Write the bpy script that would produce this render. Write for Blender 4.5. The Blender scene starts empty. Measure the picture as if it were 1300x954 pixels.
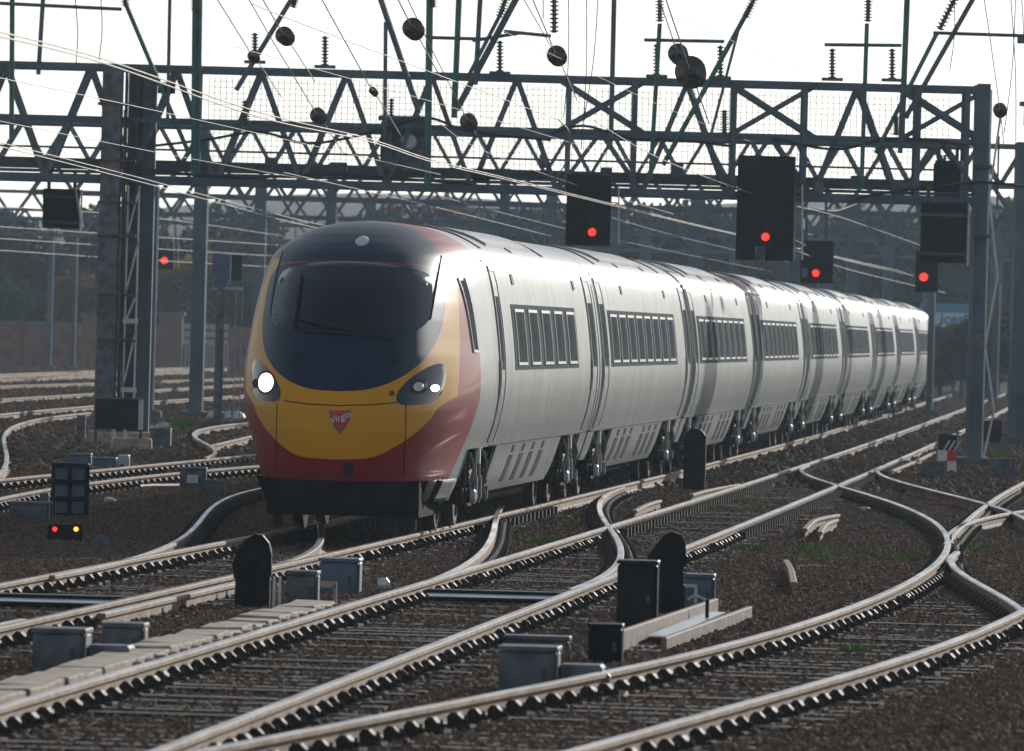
import bpy, bmesh, math, random
import numpy as np
from mathutils import Vector, Matrix
random.seed(7); np.random.seed(7)
scene = bpy.context.scene
col = scene.collection
R = math.radians

# ------------------------------------------------------------------ camera
FPX, CAMH, PITCH_PX, ROLL = 11828.0, 2.33, 14.6, 1.5
cam = bpy.data.cameras.new('camera'); camo = bpy.data.objects.new('camera', cam); col.objects.link(camo)
camo.location = (0, 0, CAMH)
camo.rotation_euler = (math.pi/2 - PITCH_PX/FPX, R(-ROLL), 0)
cam.sensor_width = 36; cam.lens = 36*FPX/1300; cam.shift_y = -45/1300
cam.clip_start = 1; cam.clip_end = 20000
cam.dof.use_dof = True; cam.dof.focus_distance = 112; cam.dof.aperture_fstop = 9
scene.camera = camo

# ------------------------------------------------------------------ world, sun, exposure
SUN_AZ, SUN_EL = 24, 16          # azimuth: degrees to the right of the view direction (+Y)
w = bpy.data.worlds.new('World'); scene.world = w; w.use_nodes = True
nt = w.node_tree; bg = nt.nodes['Background']
sky = nt.nodes.new('ShaderNodeTexSky'); sky.sky_type = 'NISHITA'; sky.sun_disc = False
sky.sun_elevation = R(SUN_EL); sky.sun_rotation = R(SUN_AZ); sky.dust_density = 0.3; sky.air_density = 1.0; sky.ozone_density = 1.0
hs = nt.nodes.new('ShaderNodeHueSaturation'); hs.inputs['Saturation'].default_value = .42     # thin bright overcast veil
nt.links.new(sky.outputs[0], hs.inputs['Color']); tint = nt.nodes.new('ShaderNodeMix'); tint.data_type = 'RGBA'; tint.blend_type = 'MULTIPLY'; tint.inputs[0].default_value = 1; tint.inputs[7].default_value = (.95, 1, 1.07, 1)
nt.links.new(hs.outputs[0], tint.inputs[6]); nt.links.new(tint.outputs[2], bg.inputs[0]); bg.inputs[1].default_value = 0.12
sl = bpy.data.lights.new('sun', 'SUN'); sl.energy = 5.0; sl.angle = R(0.6); sl.color = (1, .96, .90)
so = bpy.data.objects.new('sun', sl); col.objects.link(so)
sd = Vector((math.sin(R(SUN_AZ))*math.cos(R(SUN_EL)), math.cos(R(SUN_AZ))*math.cos(R(SUN_EL)), math.sin(R(SUN_EL))))
so.rotation_euler = sd.to_track_quat('Z', 'Y').to_euler(); so.location = sd*300
vs = scene.view_settings
vs.view_transform = 'Standard'; vs.look = 'None'; vs.exposure = -0.35; vs.gamma = 1; vs.use_curve_mapping = False
scene.render.engine = 'CYCLES'

# ------------------------------------------------------------------ pixel <-> place
rc, rs = math.cos(R(ROLL)), math.sin(R(ROLL))
def ray(px, py):
    qx, qy = px-650, py-432
    return (rc*qx+rs*qy)/FPX, (-rs*qx+rc*qy+PITCH_PX)/FPX
def G(px, py, z=0.0):
    a, b = ray(px, py); Y = (CAMH-z)/b
    return Vector((a*Y, Y, z))
def P(px, py, Y):
    a, b = ray(px, py)
    return Vector((a*Y, Y, CAMH-b*Y))
def proj(p):
    x = FPX*p[0]/p[1]; y = -FPX*(p[2]-CAMH)/p[1]-PITCH_PX
    return 650+rc*x-rs*y, 432+rs*x+rc*y
GZ = -0.180                                   # ballast level, rail head is z = 0

# ------------------------------------------------------------------ materials
def nodes_of(m):
    m.use_nodes = True; t = m.node_tree
    return t, t.nodes, t.links, t.nodes['Principled BSDF']
MATS = {}
def mat(name, c, rough=.6, metal=0., var=.25, scale=6., bump=.0, bscale=40., c2=None, spec=.5, coat=0., emit=None, estr=0.):
    m = bpy.data.materials.new(name); t, N, L, b = nodes_of(m)
    b.inputs['Roughness'].default_value = rough; b.inputs['Metallic'].default_value = metal
    b.inputs['Specular IOR Level'].default_value = spec
    b.inputs['Coat Weight'].default_value = coat; b.inputs['Coat Roughness'].default_value = .08
    tc = N.new('ShaderNodeTexCoord'); n = N.new('ShaderNodeTexNoise'); n.inputs['Scale'].default_value = scale; n.inputs['Detail'].default_value = 6
    L.new(tc.outputs['Object'], n.inputs['Vector'])
    r = N.new('ShaderNodeValToRGB'); r.color_ramp.elements[0].position = .3; r.color_ramp.elements[1].position = .7
    a = [max(0, x*(1-var)) for x in c]; d = c2 if c2 else [min(1, x*(1+var)) for x in c]
    r.color_ramp.elements[0].color = (*a, 1); r.color_ramp.elements[1].color = (*d, 1)
    L.new(n.outputs['Fac'], r.inputs[0]); L.new(r.outputs[0], b.inputs['Base Color'])
    if bump:
        n2 = N.new('ShaderNodeTexNoise'); n2.inputs['Scale'].default_value = bscale; n2.inputs['Detail'].default_value = 5
        L.new(tc.outputs['Object'], n2.inputs['Vector'])
        bp = N.new('ShaderNodeBump'); bp.inputs['Strength'].default_value = bump; bp.inputs['Distance'].default_value = .02
        L.new(n2.outputs['Fac'], bp.inputs['Height']); L.new(bp.outputs[0], b.inputs['Normal'])
    if emit:
        b.inputs['Emission Color'].default_value = (*emit, 1); b.inputs['Emission Strength'].default_value = estr
    MATS[name] = m; return m
mat('ballast', (.036, .028, .023), 1., var=.45, scale=9, bump=.9, bscale=14, c2=(.06, .048, .038), spec=.05)
mat('stone', (.135, .090, .060), .9, var=.6, scale=.35, c2=(.26, .18, .125), spec=.05)
mat('sleeper', (.034, .026, .021), .68, var=.6, scale=4, bump=.7, bscale=18, c2=(.085, .067, .053), spec=.25)
def per_object(name, lo, hi):
    m = MATS[name]; t, N, L, b = nodes_of(m); src = b.inputs['Base Color'].links[0].from_socket
    oi = N.new('ShaderNodeObjectInfo'); mr = N.new('ShaderNodeMapRange'); mr.inputs[3].default_value = lo; mr.inputs[4].default_value = hi; L.new(oi.outputs['Random'], mr.inputs[0])
    vm = N.new('ShaderNodeVectorMath'); vm.operation = 'SCALE'; L.new(src, vm.inputs[0]); L.new(mr.outputs[0], vm.inputs['Scale']); L.new(vm.outputs[0], b.inputs['Base Color'])
per_object('sleeper', .45, 1.5)
mat('rail_web', (.25, .155, .092), .8, var=.35, scale=3, bump=.3, bscale=60, c2=(.40, .285, .19))
mat('rail_dull', (.22, .145, .095), .5, .35, var=.4, scale=1.3, bump=.15, bscale=60, c2=(.32, .26, .21))
mat('rail_head', (.42, .37, .33), .40, 1., var=.4, scale=.4, bump=.05, bscale=60, c2=(.85, .85, .86))  # worn steel; the paler patches stand in for glints along the head
mat('chair', (.045, .033, .025), .65, 0., spec=.25, var=.4, scale=8, bump=.4, bscale=50)
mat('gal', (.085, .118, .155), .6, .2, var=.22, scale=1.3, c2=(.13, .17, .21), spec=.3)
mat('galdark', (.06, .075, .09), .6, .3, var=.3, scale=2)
mat('tube_green', (.03, .13, .115), .5, .1, var=.3, scale=3)
mat('rust', (.12, .055, .035), .85, var=.4, scale=6)
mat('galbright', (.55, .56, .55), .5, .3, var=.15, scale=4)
mat('black', (.010, .010, .011), .6, spec=.12, var=.4, scale=4, bump=.1, bscale=20)
mat('blackpaint', (.008, .009, .011), .45, spec=.2, var=.3, scale=3)
mat('insulator', (.035, .02, .016), .25, var=.2, scale=5, coat=.5)
mat('wire', (.26, .22, .18), .6, .3, var=.3, scale=1, spec=.2)
mat('cable', (.02, .02, .02), .6)
mat('boxgrey', (.10, .12, .14), .65, 0., var=.4, scale=5, bump=.25, bscale=25, c2=(.19, .205, .22), spec=.2)
mat('boxblue', (.085, .125, .19), .55, .1, var=.25, scale=3)
mat('boxwhite', (.55, .58, .60), .55, var=.2, scale=5)
mat('concrete', (.38, .295, .22), .9, var=.4, scale=4, bump=.5, bscale=30, c2=(.55, .45, .36))
mat('concdark', (.13, .12, .105), .9, var=.3, scale=3, bump=.5, bscale=30)
mat('wood', (.17, .118, .082), .8, var=.5, scale=7, bump=.5, bscale=30, c2=(.29, .215, .16))
mat('tin', (.6, .62, .66), .28, .9, var=.1, scale=4)
mat('signred', (.55, .03, .02), .5); mat('signwhite', (.75, .75, .75), .5)
mat('signblue', (.10, .26, .48), .5, var=.1); mat('signlight', (.62, .68, .74), .5, var=.06, scale=2)
mat('redpipe', (.22, .03, .025), .6)
mat('moss', (.12, .21, .03), .9, var=.4, scale=5); mat('flower', (.75, .55, .03), .7)
mat('red_light', (.5, .01, .01), .3, emit=(1, .022, .012), estr=4.5)
mat('orange_light', (.5, .2, .01), .3, emit=(1, .28, .02), estr=6.0)
mat('head_light', (.9, .85, .7), .3, emit=(1, .84, .58), estr=9.0)
mat('led_light', (.9, .9, .9), .3, emit=(.9, .96, 1), estr=12.0)
mat('brick', (.22, .105, .075), .9, var=.35, scale=2, bump=.3, bscale=10, c2=(.32, .17, .125))
mat('coping', (.16, .14, .11), .9, var=.3, scale=1)
mat('bark', (.05, .04, .03), .95, var=.3, scale=3)
LEAF = [('leaf_green', (.030, .045, .014)), ('leaf_brown', (.075, .045, .018)), ('leaf_autumn', (.16, .085, .012)), ('leaf_dark', (.022, .028, .014))]
for nme, c in LEAF:
    m = mat(nme, c, .85, var=.5, scale=1.2, spec=.1); t_, N_, L_2, b_ = nodes_of(m)
    tr = N_.new('ShaderNodeBsdfTranslucent'); mx = N_.new('ShaderNodeMixShader'); mx.inputs[0].default_value = .45
    L_2.new(b_.inputs['Base Color'].links[0].from_socket, tr.inputs['Color']); L_2.new(b_.outputs[0], mx.inputs[1]); L_2.new(tr.outputs[0], mx.inputs[2]); L_2.new(mx.outputs[0], N_['Material Output'].inputs['Surface'])
    per_object(nme, .6, 1.5)
mat('wall_grey', (.20, .22, .24), .9, var=.15, scale=.3); mat('wall_pale', (.36, .38, .40), .9, var=.12, scale=.3)
mat('wall_brown', (.20, .12, .085), .9, var=.25, scale=.5); mat('roof_slate', (.07, .075, .085), .7, var=.2, scale=.5)
mat('pane', (.03, .04, .05), .12, var=.2, scale=2)
mat('hill', (.035, .04, .03), 1., var=.4, scale=.02)
# train
mat('silver', (.315, .34, .333), .42, .12, var=.10, scale=1.1, spec=.18)
mat('roofgrey', (.33, .31, .31), .34, .25, var=.25, scale=1.4, coat=.2)
mat('trainglass', (.12, .135, .137), .35, var=.2, scale=2, spec=0.)
mat('windowband', (.19, .205, .205), .5, 0., var=.1, spec=0.)
mat('rim', (.46, .48, .48), .45, .2, var=.15, spec=.2)
mat('maroon', (.17, .018, .026), .3, .1, var=.2, scale=2, coat=.5)
mat('windscreen', (.006, .012, .022), .10, var=.2, scale=3, spec=.3)
mat('gap', (.008, .008, .009), .8); mat('grille', (.065, .07, .07), .8, var=.15, spec=.03)
mat('under', (.016, .014, .013), .9, spec=.05, var=.4, scale=6)
mat('bogie', (.040, .034, .029), .75, 0., spec=.12, var=.5, scale=5, bump=.2)
mat('wheel', (.10, .09, .085), .35, .9, var=.3, scale=5)
mat('axlebox', (.27, .26, .245), .5, .2, var=.4, scale=6)
mat('lamp_glass', (.010, .024, .05), .12, var=.2, spec=.15)
mat('yellowtxt', (.6, .45, .05), .5)
mat('linepaint', (.02, .015, .01), .7)

# ------------------------------------------------------------------ mesh helpers
class MB:
    def __init__(s): s.v = []; s.f = []; s.m = []
    def add(s, v, f, mi=0):
        k = len(s.v); s.v += [tuple(p) for p in v]; s.f += [tuple(i+k for i in q) for q in f]; s.m += [mi]*len(f); return s
    def box(s, c, d, mi=0, rz=0., bev=0.):
        x, y, z = [q/2 for q in d]; ca, sa = math.cos(rz), math.sin(rz)
        if bev:
            b = bev; o = [(-x+b, -y), (x-b, -y), (x, -y+b), (x, y-b), (x-b, y), (-x+b, y), (-x, y-b), (-x, -y+b)]
            P_ = [(p[0], p[1], -z) for p in o]+[(p[0], p[1], z-b) for p in o]+[(p[0]*(1-b/x*.9), p[1]*(1-b/y*.9), z) for p in o]
            F = [tuple(range(7, -1, -1)), tuple(range(16, 24))]
            for k in (0, 8):
                F += [(k+i, k+(i+1) % 8, k+8+(i+1) % 8, k+8+i) for i in range(8)]
        else:
            P_ = [(-x, -y, -z), (x, -y, -z), (x, y, -z), (-x, y, -z), (-x, -y, z), (x, -y, z), (x, y, z), (-x, y, z)]
            F = [(3, 2, 1, 0), (4, 5, 6, 7), (0, 1, 5, 4), (1, 2, 6, 5), (2, 3, 7, 6), (3, 0, 4, 7)]
        return s.add([(c[0]+ca*p[0]-sa*p[1], c[1]+sa*p[0]+ca*p[1], c[2]+p[2]) for p in P_], F, mi)
    def beam(s, a, b, w_, h_, mi=0):
        a, b = Vector(a), Vector(b); d = (b-a).normalized(); up = Vector((0, 0, 1)) if abs(d.z) < .95 else Vector((0, 1, 0))
        r = d.cross(up).normalized()*w_/2; u = r.cross(d).normalized()*h_/2
        V = [a-r-u, a+r-u, a+r+u, a-r+u, b-r-u, b+r-u, b+r+u, b-r+u]
        return s.add(V, [(0, 1, 2, 3), (7, 6, 5, 4), (0, 4, 5, 1), (1, 5, 6, 2), (2, 6, 7, 3), (3, 7, 4, 0)], mi)
    def angle(s, a, b, w_, t_=.012, mi=0):           # an L section bar
        a, b = Vector(a), Vector(b); d = (b-a).normalized(); up = Vector((0, 1, 0)) if abs(d.y) < .9 else Vector((0, 0, 1))
        r = d.cross(up).normalized(); 
        s.beam2(a, b, r, up, w_, t_, mi, 0, 0)
        s.beam2(a, b, r, up, t_, w_, mi, -w_/2+t_/2, w_/2+t_/2*.9); return s
    def beam2(s, a, b, r, u, w_, h_, mi, ou, ov):
        o = r*ou+u*ov; R_ = r*w_/2; U = u*h_/2; a = a+o; b = b+o
        V = [a-R_-U, a+R_-U, a+R_+U, a-R_+U, b-R_-U, b+R_-U, b+R_+U, b-R_+U]
        s.add(V, [(0, 1, 2, 3), (7, 6, 5, 4), (0, 4, 5, 1), (1, 5, 6, 2), (2, 6, 7, 3), (3, 7, 4, 0)], mi)
    def tube(s, pts, r, n=8, mi=0, cap=True):
        pts = [Vector(p) for p in pts]; k = len(s.v); prev = None; m = len(pts)
        rr = r if isinstance(r, (list, tuple)) else [r]*m
        for i, p in enumerate(pts):
            d = (pts[min(i+1, m-1)]-pts[max(i-1, 0)]).normalized()
            if prev is None: prev = d.orthogonal().normalized()
            a = (prev-d*prev.dot(d)).normalized(); prev = a; b = d.cross(a)
            for j in range(n):
                t = 2*math.pi*j/n; s.v.append(tuple(p+(a*math.cos(t)+b*math.sin(t))*rr[i]))
        for i in range(m-1):
            for j in range(n):
                s.f.append((k+i*n+j, k+i*n+(j+1) % n, k+(i+1)*n+(j+1) % n, k+(i+1)*n+j)); s.m.append(mi)
        if cap:
            s.f.append(tuple(k+j for j in range(n-1, -1, -1))); s.f.append(tuple(k+(m-1)*n+j for j in range(n))); s.m += [mi, mi]
        return s
    def lathe(s, o, ax, prof, n=14, mi=0):           # prof: (distance along axis, radius)
        o = Vector(o); ax = Vector(ax).normalized(); a = ax.orthogonal().normalized(); b = ax.cross(a); k = len(s.v)
        for d, r in prof:
            for j in range(n):
                t = 2*math.pi*j/n; s.v.append(tuple(o+ax*d+(a*math.cos(t)+b*math.sin(t))*max(r, 1e-4)))
        for i in range(len(prof)-1):
            for j in range(n):
                s.f.append((k+i*n+j, k+i*n+(j+1) % n, k+(i+1)*n+(j+1) % n, k+(i+1)*n+j)); s.m.append(mi)
        s.f.append(tuple(k+j for j in range(n-1, -1, -1))); s.f.append(tuple(k+(len(prof)-1)*n+j for j in range(n))); s.m += [mi, mi]
        return s
    def prism(s, pts, d, mi=0):                      # pts: closed outline (Vectors), extruded along d
        n = len(pts); d = Vector(d); V = [Vector(p) for p in pts]+[Vector(p)+d for p in pts]
        return s.add(V, [tuple(range(n)), tuple(range(2*n-1, n-1, -1))]+[(i, n+i, n+(i+1) % n, (i+1) % n) for i in range(n)], mi)
    def build(s, name, m, parent=None, mw=None, smooth=False, fix=True):
        me = bpy.data.meshes.new(name); me.from_pydata(s.v, [], s.f)
        for q in (m if isinstance(m, (list, tuple)) else [m]): me.materials.append(MATS[q] if isinstance(q, str) else q)
        if len(me.materials) > 1: me.polygons.foreach_set('material_index', s.m)
        if fix:
            bm = bmesh.new(); bm.from_mesh(me); bmesh.ops.recalc_face_normals(bm, faces=bm.faces); bm.to_mesh(me); bm.free()
        if smooth: me.polygons.foreach_set('use_smooth', [True]*len(me.polygons))
        me.update(); return link(name, me, parent, mw)
def link(name, me, parent=None, mw=None):
    o = bpy.data.objects.new(name, me); col.objects.link(o)
    if parent: o.parent = parent
    if mw is not None: o.matrix_basis = mw
    return o
def tag(o, label, cat, group=None):
    o['label'] = label; o['category'] = cat
    if group: o['group'] = group
    return o
def thing(name, label, cat, loc=(0, 0, 0), rz=0, group=None):
    o = bpy.data.objects.new(name, None); col.objects.link(o); o.empty_display_size = .2
    o.location = loc; o.rotation_euler = (0, 0, rz)
    return tag(o, label, cat, group)
def struct(o): o['kind'] = 'structure'; return o
def stuff(o): o['kind'] = 'stuff'; return o
def text_mesh(body, size, shear=0., depth=.002, bold=0.):
    c = bpy.data.curves.new('lettering', 'FONT'); c.body = body; c.size = size; c.shear = shear; c.align_x = 'CENTER'; c.align_y = 'CENTER'
    c.extrude = depth; c.offset = bold; c.resolution_u = 3
    o = bpy.data.objects.new('lettering', c); col.objects.link(o); bpy.context.view_layer.update()
    me = bpy.data.meshes.new_from_object(o.evaluated_get(bpy.context.evaluated_depsgraph_get()))
    bpy.data.objects.remove(o); return me
def lettering(body, size, loc, m, parent, shear=0., bold=0., rz=0., tilt=0.):
    me = text_mesh(body, size, shear, .003, bold); me.materials.append(MATS[m])
    o = link('lettering', me, parent); o.location = loc; o.rotation_euler = (R(90)+tilt, 0, rz); return o

# ------------------------------------------------------------------ ground
def ground():
    ys = list(np.arange(36, 130, 1.2))+[130, 150, 180, 220, 300, 420, 700, 1500, 5000]
    V = []; F = []; nx = 41
    for i, y in enumerate(ys):
        hw = 12+y*.10 if y < 700 else y*1.2
        for j in range(nx):
            x = (j/(nx-1)*2-1)*hw
            z = GZ + (.02*math.sin(x*1.9+y*.7)+.018*math.sin(x*4.1-y*1.3)+random.uniform(-.012, .012) if y < 130 else 0) - (0.02 if y > 400 else 0)
            V.append((x, y, z))
    for i in range(len(ys)-1):
        for j in range(nx-1):
            F.append((i*nx+j, i*nx+j+1, (i+1)*nx+j+1, (i+1)*nx+j))
    mb = MB(); mb.add(V, F); o = mb.build('ground', 'ballast', fix=False); return struct(o)
ground()

def ballast_stones(spans, dens, lo, hi):
    mb = MB()
    for (y0, y1) in spans:
        V = [(-.063*y0-.4, y0, GZ), (.063*y0+.4, y0, GZ), (.063*y1+.4, y1, GZ), (-.063*y1-.4, y1, GZ)]
        mb.add(V, [(0, 1, 2, 3)])
    o = mb.build('ballast_stones', 'stone', fix=False); stuff(o)
    g = bpy.data.node_groups.new('stones', 'GeometryNodeTree')
    g.interface.new_socket('Geometry', in_out='INPUT', socket_type='NodeSocketGeometry')
    g.interface.new_socket('Geometry', in_out='OUTPUT', socket_type='NodeSocketGeometry')
    N, L = g.nodes, g.links
    i = N.new('NodeGroupInput'); out = N.new('NodeGroupOutput')
    d = N.new('GeometryNodeDistributePointsOnFaces'); d.inputs['Density'].default_value = dens
    ico = N.new('GeometryNodeMeshIcoSphere'); ico.inputs['Radius'].default_value = 1; ico.inputs['Subdivisions'].default_value = 1
    sm = N.new('GeometryNodeSetMaterial'); sm.inputs['Material'].default_value = MATS['stone']
    inst = N.new('GeometryNodeInstanceOnPoints')
    rot = N.new('FunctionNodeRandomValue'); rot.data_type = 'FLOAT_VECTOR'; rot.inputs[1].default_value = (6.28, 6.28, 6.28)
    sc = N.new('FunctionNodeRandomValue'); sc.data_type = 'FLOAT_VECTOR'; sc.inputs[0].default_value = lo; sc.inputs[1].default_value = hi
    L.new(i.outputs[0], d.inputs['Mesh']); L.new(d.outputs['Points'], inst.inputs['Points']); L.new(ico.outputs['Mesh'], sm.inputs['Geometry'])
    L.new(sm.outputs[0], inst.inputs['Instance']); L.new(rot.outputs[0], inst.inputs['Rotation']); L.new(sc.outputs[0], inst.inputs['Scale'])
    L.new(inst.outputs[0], out.inputs[0])
    md = o.modifiers.new('stones', 'NODES'); md.node_group = g
ballast_stones(((44, 78), (78, 150)), 190, (.018, .018, .014), (.066, .058, .044))
ballast_stones(((150.02, 240), (240, 450)), 12, (.05, .05, .04), (.15, .13, .10))

# ------------------------------------------------------------------ the train's line: s metres behind the nose, u right, z up
TH, KC = .07265, -3.2e-5
def head(s): return TH+KC*(s-7.2)
def T(s, u, z):
    a = head(s)
    X = -1.402+(-math.cos(a)+math.cos(TH))/KC; Y = 109.47+(math.sin(a)-math.sin(TH))/KC
    return Vector((X+u*math.cos(a), Y-u*math.sin(a), z))
def T_far(Y, u):                                   # point of the line at depth Y
    s = (Y-109.47)/math.cos(TH)+7.2
    return T(s, u, 0)

# ------------------------------------------------------------------ rails
PX = {
'A_near': [(0,797),(100,776),(150,762),(237,740),(287,729),(349,720),(521,675),(573,669),(684,639.5),(740,629),(800,615),(866,599),(900,588.5),(982,564),(1060,546),(1101,533),(1163,515),(1200,503)],
'AL_l': [(62,731),(125,719),(175,705),(225,687.5),(245,672.5),(255,659),(270,642.5),(295,630),(325,621)],
'AL_r': [(352,716),(380,706),(400,695),(408,683),(406,665),(405,655)],
'B_l': [(125,864),(212,837),(325,802),(425,767),(505,747),(542,738),(575,727),(650,706),(710,685),(770,669),(850,646),(900,632.5),(975,606),(1017,590),(1092,565),(1220,521),(1247,510),(1287,496)],
'B_r': [(437,864),(512,832),(575,812),(650,777),(700,759),(717,750),(872,692),(900,682),(950,664),(975,654),(1062,617),(1112,595),(1187,562),(1215,550),(1287,514)],
'BA_l': [(542,738),(575,724),(600,710),(617,695),(625,677),(631,655),(635,645)],
'BA_r': [(717,750),(775,724),(790,707),(786,695),(775,672),(765,640),(764,632),(770,626),(790,619)],
'C_l': [(712,864),(825,840),(912,822),(975,801),(1075,772),(1150,742),(1187,717),(1202,695),(1200,677),(1187,663),(1145,642),(1100,627),(1067,616),(1020,600),(1016,595),(1022,591),(1031,590)],
'C_r': [(1047,864),(1125,840),(1200,817),(1297,775)],
'CB_r': [(1297,773),(1262,750),(1225,730),(1210,715),(1209,705),(1215,700)],
'D_a': [(1205,690),(1205,687),(1210,672),(1225,661),(1257,641),(1275,625),(1300,612)],
'D_b': [(1115,595),(1117,600),(1137,610),(1200,625),(1257,641),(1282,650),(1300,656)],
'D_c': [(1207,688),(1220,669),(1250,656),(1282,651),(1300,648)],
'L1': [(0,526),(60,520),(117,515),(192,510),(242,506)], 'L2': [(0,507),(120,499),(192,495),(242,491),(305,489)],
'L3': [(0,490),(120,486),(192,484)], 'L4': [(0,482),(120,477),(192,474)],
'L5': [(0,602),(6,587),(5,562),(15,545),(50,531),(115,524)],
'L6': [(0,607),(65,603),(112,597),(200,590),(250,583),(287,580),(322,577)], 'L6b': [(0,632),(62,620),(115,612),(225,600),(325,591)],
'L7': [(310,537),(262,544),(245,547),(250,555),(270,567),(271,575),(260,581)], 'L8': [(315,555),(287,559),(272,565)],
}
DEG = {'A_near': 3, 'B_l': 3, 'B_r': 3, 'C_l': 5, 'C_r': 2, 'BA_r': 4, 'D_b': 3, 'D_a': 2, 'D_c': 2, 'L1': 2, 'L2': 1, 'L3': 1, 'L4': 1, 'L6': 1, 'L6b': 2, 'L5': 3, 'L7': 4, 'L8': 1}
CURVES = {}
for k, v in PX.items():
    W = np.array([G(*p)[:2] for p in v]); d = min(DEG.get(k, 3), len(v)-1)
    CURVES[k] = (np.polyfit(W[:, 1]-100, W[:, 0], d), W[:, 1].min(), W[:, 1].max())
def railx(k, Y):
    if k == 'A_far': return railx('A_near', Y)-1.505
    c, a, b = CURVES[k]
    Yc = min(max(Y, a), b); x = np.polyval(c, Yc-100)
    if Y != Yc: x += np.polyval(np.polyder(c), Yc-100)*(Y-Yc)
    return float(x)
def railpts(k, y0, y1, step=1.2):
    n = max(3, int(abs(y1-y0)/step)+1)
    return [Vector((railx(k, y), y, 0)) for y in np.linspace(y0, y1, n)]
PROF = [(-.07, -.159), (.07, -.159), (.07, -.147), (.016, -.128), (.010, -.118), (.010, -.050), (.036, -.036), (.036, -.010), (.027, 0), (-.027, 0), (-.036, -.010), (-.036, -.036), (-.010, -.050), (-.010, -.118), (-.016, -.128), (-.07, -.147)]
def sweep_rail(name, pts, parent, dz=0., hs=1., mats=('rail_web', 'rail_head')):
    n = len(PROF); V = []; F = []; MI = []
    m = len(pts)
    for i, p in enumerate(pts):
        d = (pts[min(i+1, m-1)]-pts[max(i-1, 0)]); d.z = 0; d.normalize(); r = Vector((d.y, -d.x, 0))
        for a, b in PROF: V.append(p+r*a*hs+Vector((0, 0, b*hs+dz)))
    for i in range(m-1):
        for j in range(n):
            F.append((i*n+j, i*n+(j+1) % n, (i+1)*n+(j+1) % n, (i+1)*n+j)); MI.append(1 if j in (8, 9) else 0)
    F += [tuple(range(n-1, -1, -1)), tuple((m-1)*n+j for j in range(n))]; MI += [0, 0]
    mb = MB(); mb.v = [tuple(v) for v in V]; mb.f = F; mb.m = MI
    return mb.build(name, list(mats), parent)

# shared pieces: sleepers and rail chairs
def piece_mesh(mb, name, m):
    o = mb.build(name, m); me = o.data; bpy.data.objects.remove(o); return me
SLEEP = [piece_mesh(MB().box((0, 0, 0), (2.6, .25, .12)), 'sleeper', 'sleeper') for _ in range(1)]
def chair_mb():
    mb = MB(); mb.box((0, 0, -.139), (.40, .18, .022))
    for s in (-1, 1):
        mb.prism([Vector((s*.045, -.05, -.128)), Vector((s*.15, -.05, -.128)), Vector((s*.135, -.05, -.085)), Vector((s*.105, -.05, -.055)), Vector((s*.07, -.05, -.05)), Vector((s*.04, -.05, -.08))], (0, .10, 0))
        mb.lathe((s*.155, 0, -.128), (0, 0, 1), [(0, .026), (.035, .026), (.04, .014), (.06, .013)], 6)
    return mb
CHAIR = piece_mesh(chair_mb(), 'rail_chair', 'chair')
def track(name, label, kl, kr, yl, yr, sleep=None, near=100, far=None, chairs=True, group=None):
    t = thing(name, label, 'railway track', (railx(kl, yl[0]), yl[0], GZ), 0, group)
    inv = Matrix.Translation(-t.location)
    def loc(pts): return [p-t.location for p in pts]
    for k, yy in ((kl, yl), (kr, yr)):
        if k: sweep_rail('rail', loc(railpts(k, *yy)), t, mats=('rail_web', 'rail_dull' if kl == 'A_far' else 'rail_head'))
    if sleep:
        y = sleep[0]; fs = MB(); fc = MB()
        while y < sleep[1]:
            xl, xr = railx(kl, y), railx(kr, y); hd = (railx(kl, y+1)-railx(kl, y-1))/2
            a = -math.atan(hd); cx = (xl+xr)/2+random.uniform(-.04, .04); jz = random.uniform(-.014, .008); yj = y; y += random.uniform(-.05, .05)
            wl = xr-xl+.80
            if y < near:
                o = link('sleeper', SLEEP[0], t); o.location = Vector((cx, y, -.205+jz))-t.location; o.rotation_euler = (0, 0, a+random.uniform(-.03, .03)); o.scale = (wl/2.6, 1, 1)
            else:
                fs.box(Vector((cx, y, -.205+jz))-t.location, (wl, .25, .12), rz=a)
            if chairs:
                for x in (xl, xr):
                    if y < near:
                        o = link('rail_chair', CHAIR, t); o.location = Vector((x, y, random.uniform(-.012, .004)))-t.location; o.rotation_euler = (0, 0, a+random.uniform(-.12, .12)); o.scale = (random.uniform(.85, 1.05), random.uniform(.75, 1.25), 1)
                    elif y < near+70:
                        for s in (-1, 1): fc.box(Vector((x+s*.12, y, -.09))-t.location, (.12, .12, .1), rz=a)
            y = yj+.70
        if fs.v: stuff(fs.build('far_sleepers', 'sleeper', t))
        if fc.v: stuff(fc.build('far_chairs', 'chair', t))
    return t
TA = track('railway_track', 'straight railway track that the train runs on', 'A_far', 'A_near', (42, 400), (42, 400), (43, 125), 112)
TB = track('railway_track', 'railway track running straight alongside the lit side of the train', 'B_l', 'B_r', (42, 430), (42, 400), (43, 190), 112)
TC = track('railway_track', 'railway track in the foreground beside the timber trough, splitting towards the points', 'C_l', 'C_r', (42, 169), (42, 95), (43, 88), 100)
def rails_thing(name, label, spec, group=None, chairs=()):
    k0, a0, b0 = spec[0]; t = thing(name, label, 'railway track', (railx(k0, a0), a0, GZ), 0, group)
    for k, a, b in spec:
        sweep_rail('rail', [p-t.location for p in railpts(k, a, b)], t, dz=-.002, mats=('rail_web', 'rail_dull' if k in ('L2', 'L3', 'L4', 'L6', 'L6b', 'L8', 'AL_r') else 'rail_head'))
    for k, a, b in chairs:
        y = a
        while y < b:
            an = -math.atan((railx(k, y+1)-railx(k, y-1))/2)
            o = link('rail_chair', CHAIR, t); o.location = Vector((railx(k, y), y, -.002))-t.location; o.rotation_euler = (0, 0, an); y += .72
    return t
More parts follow.
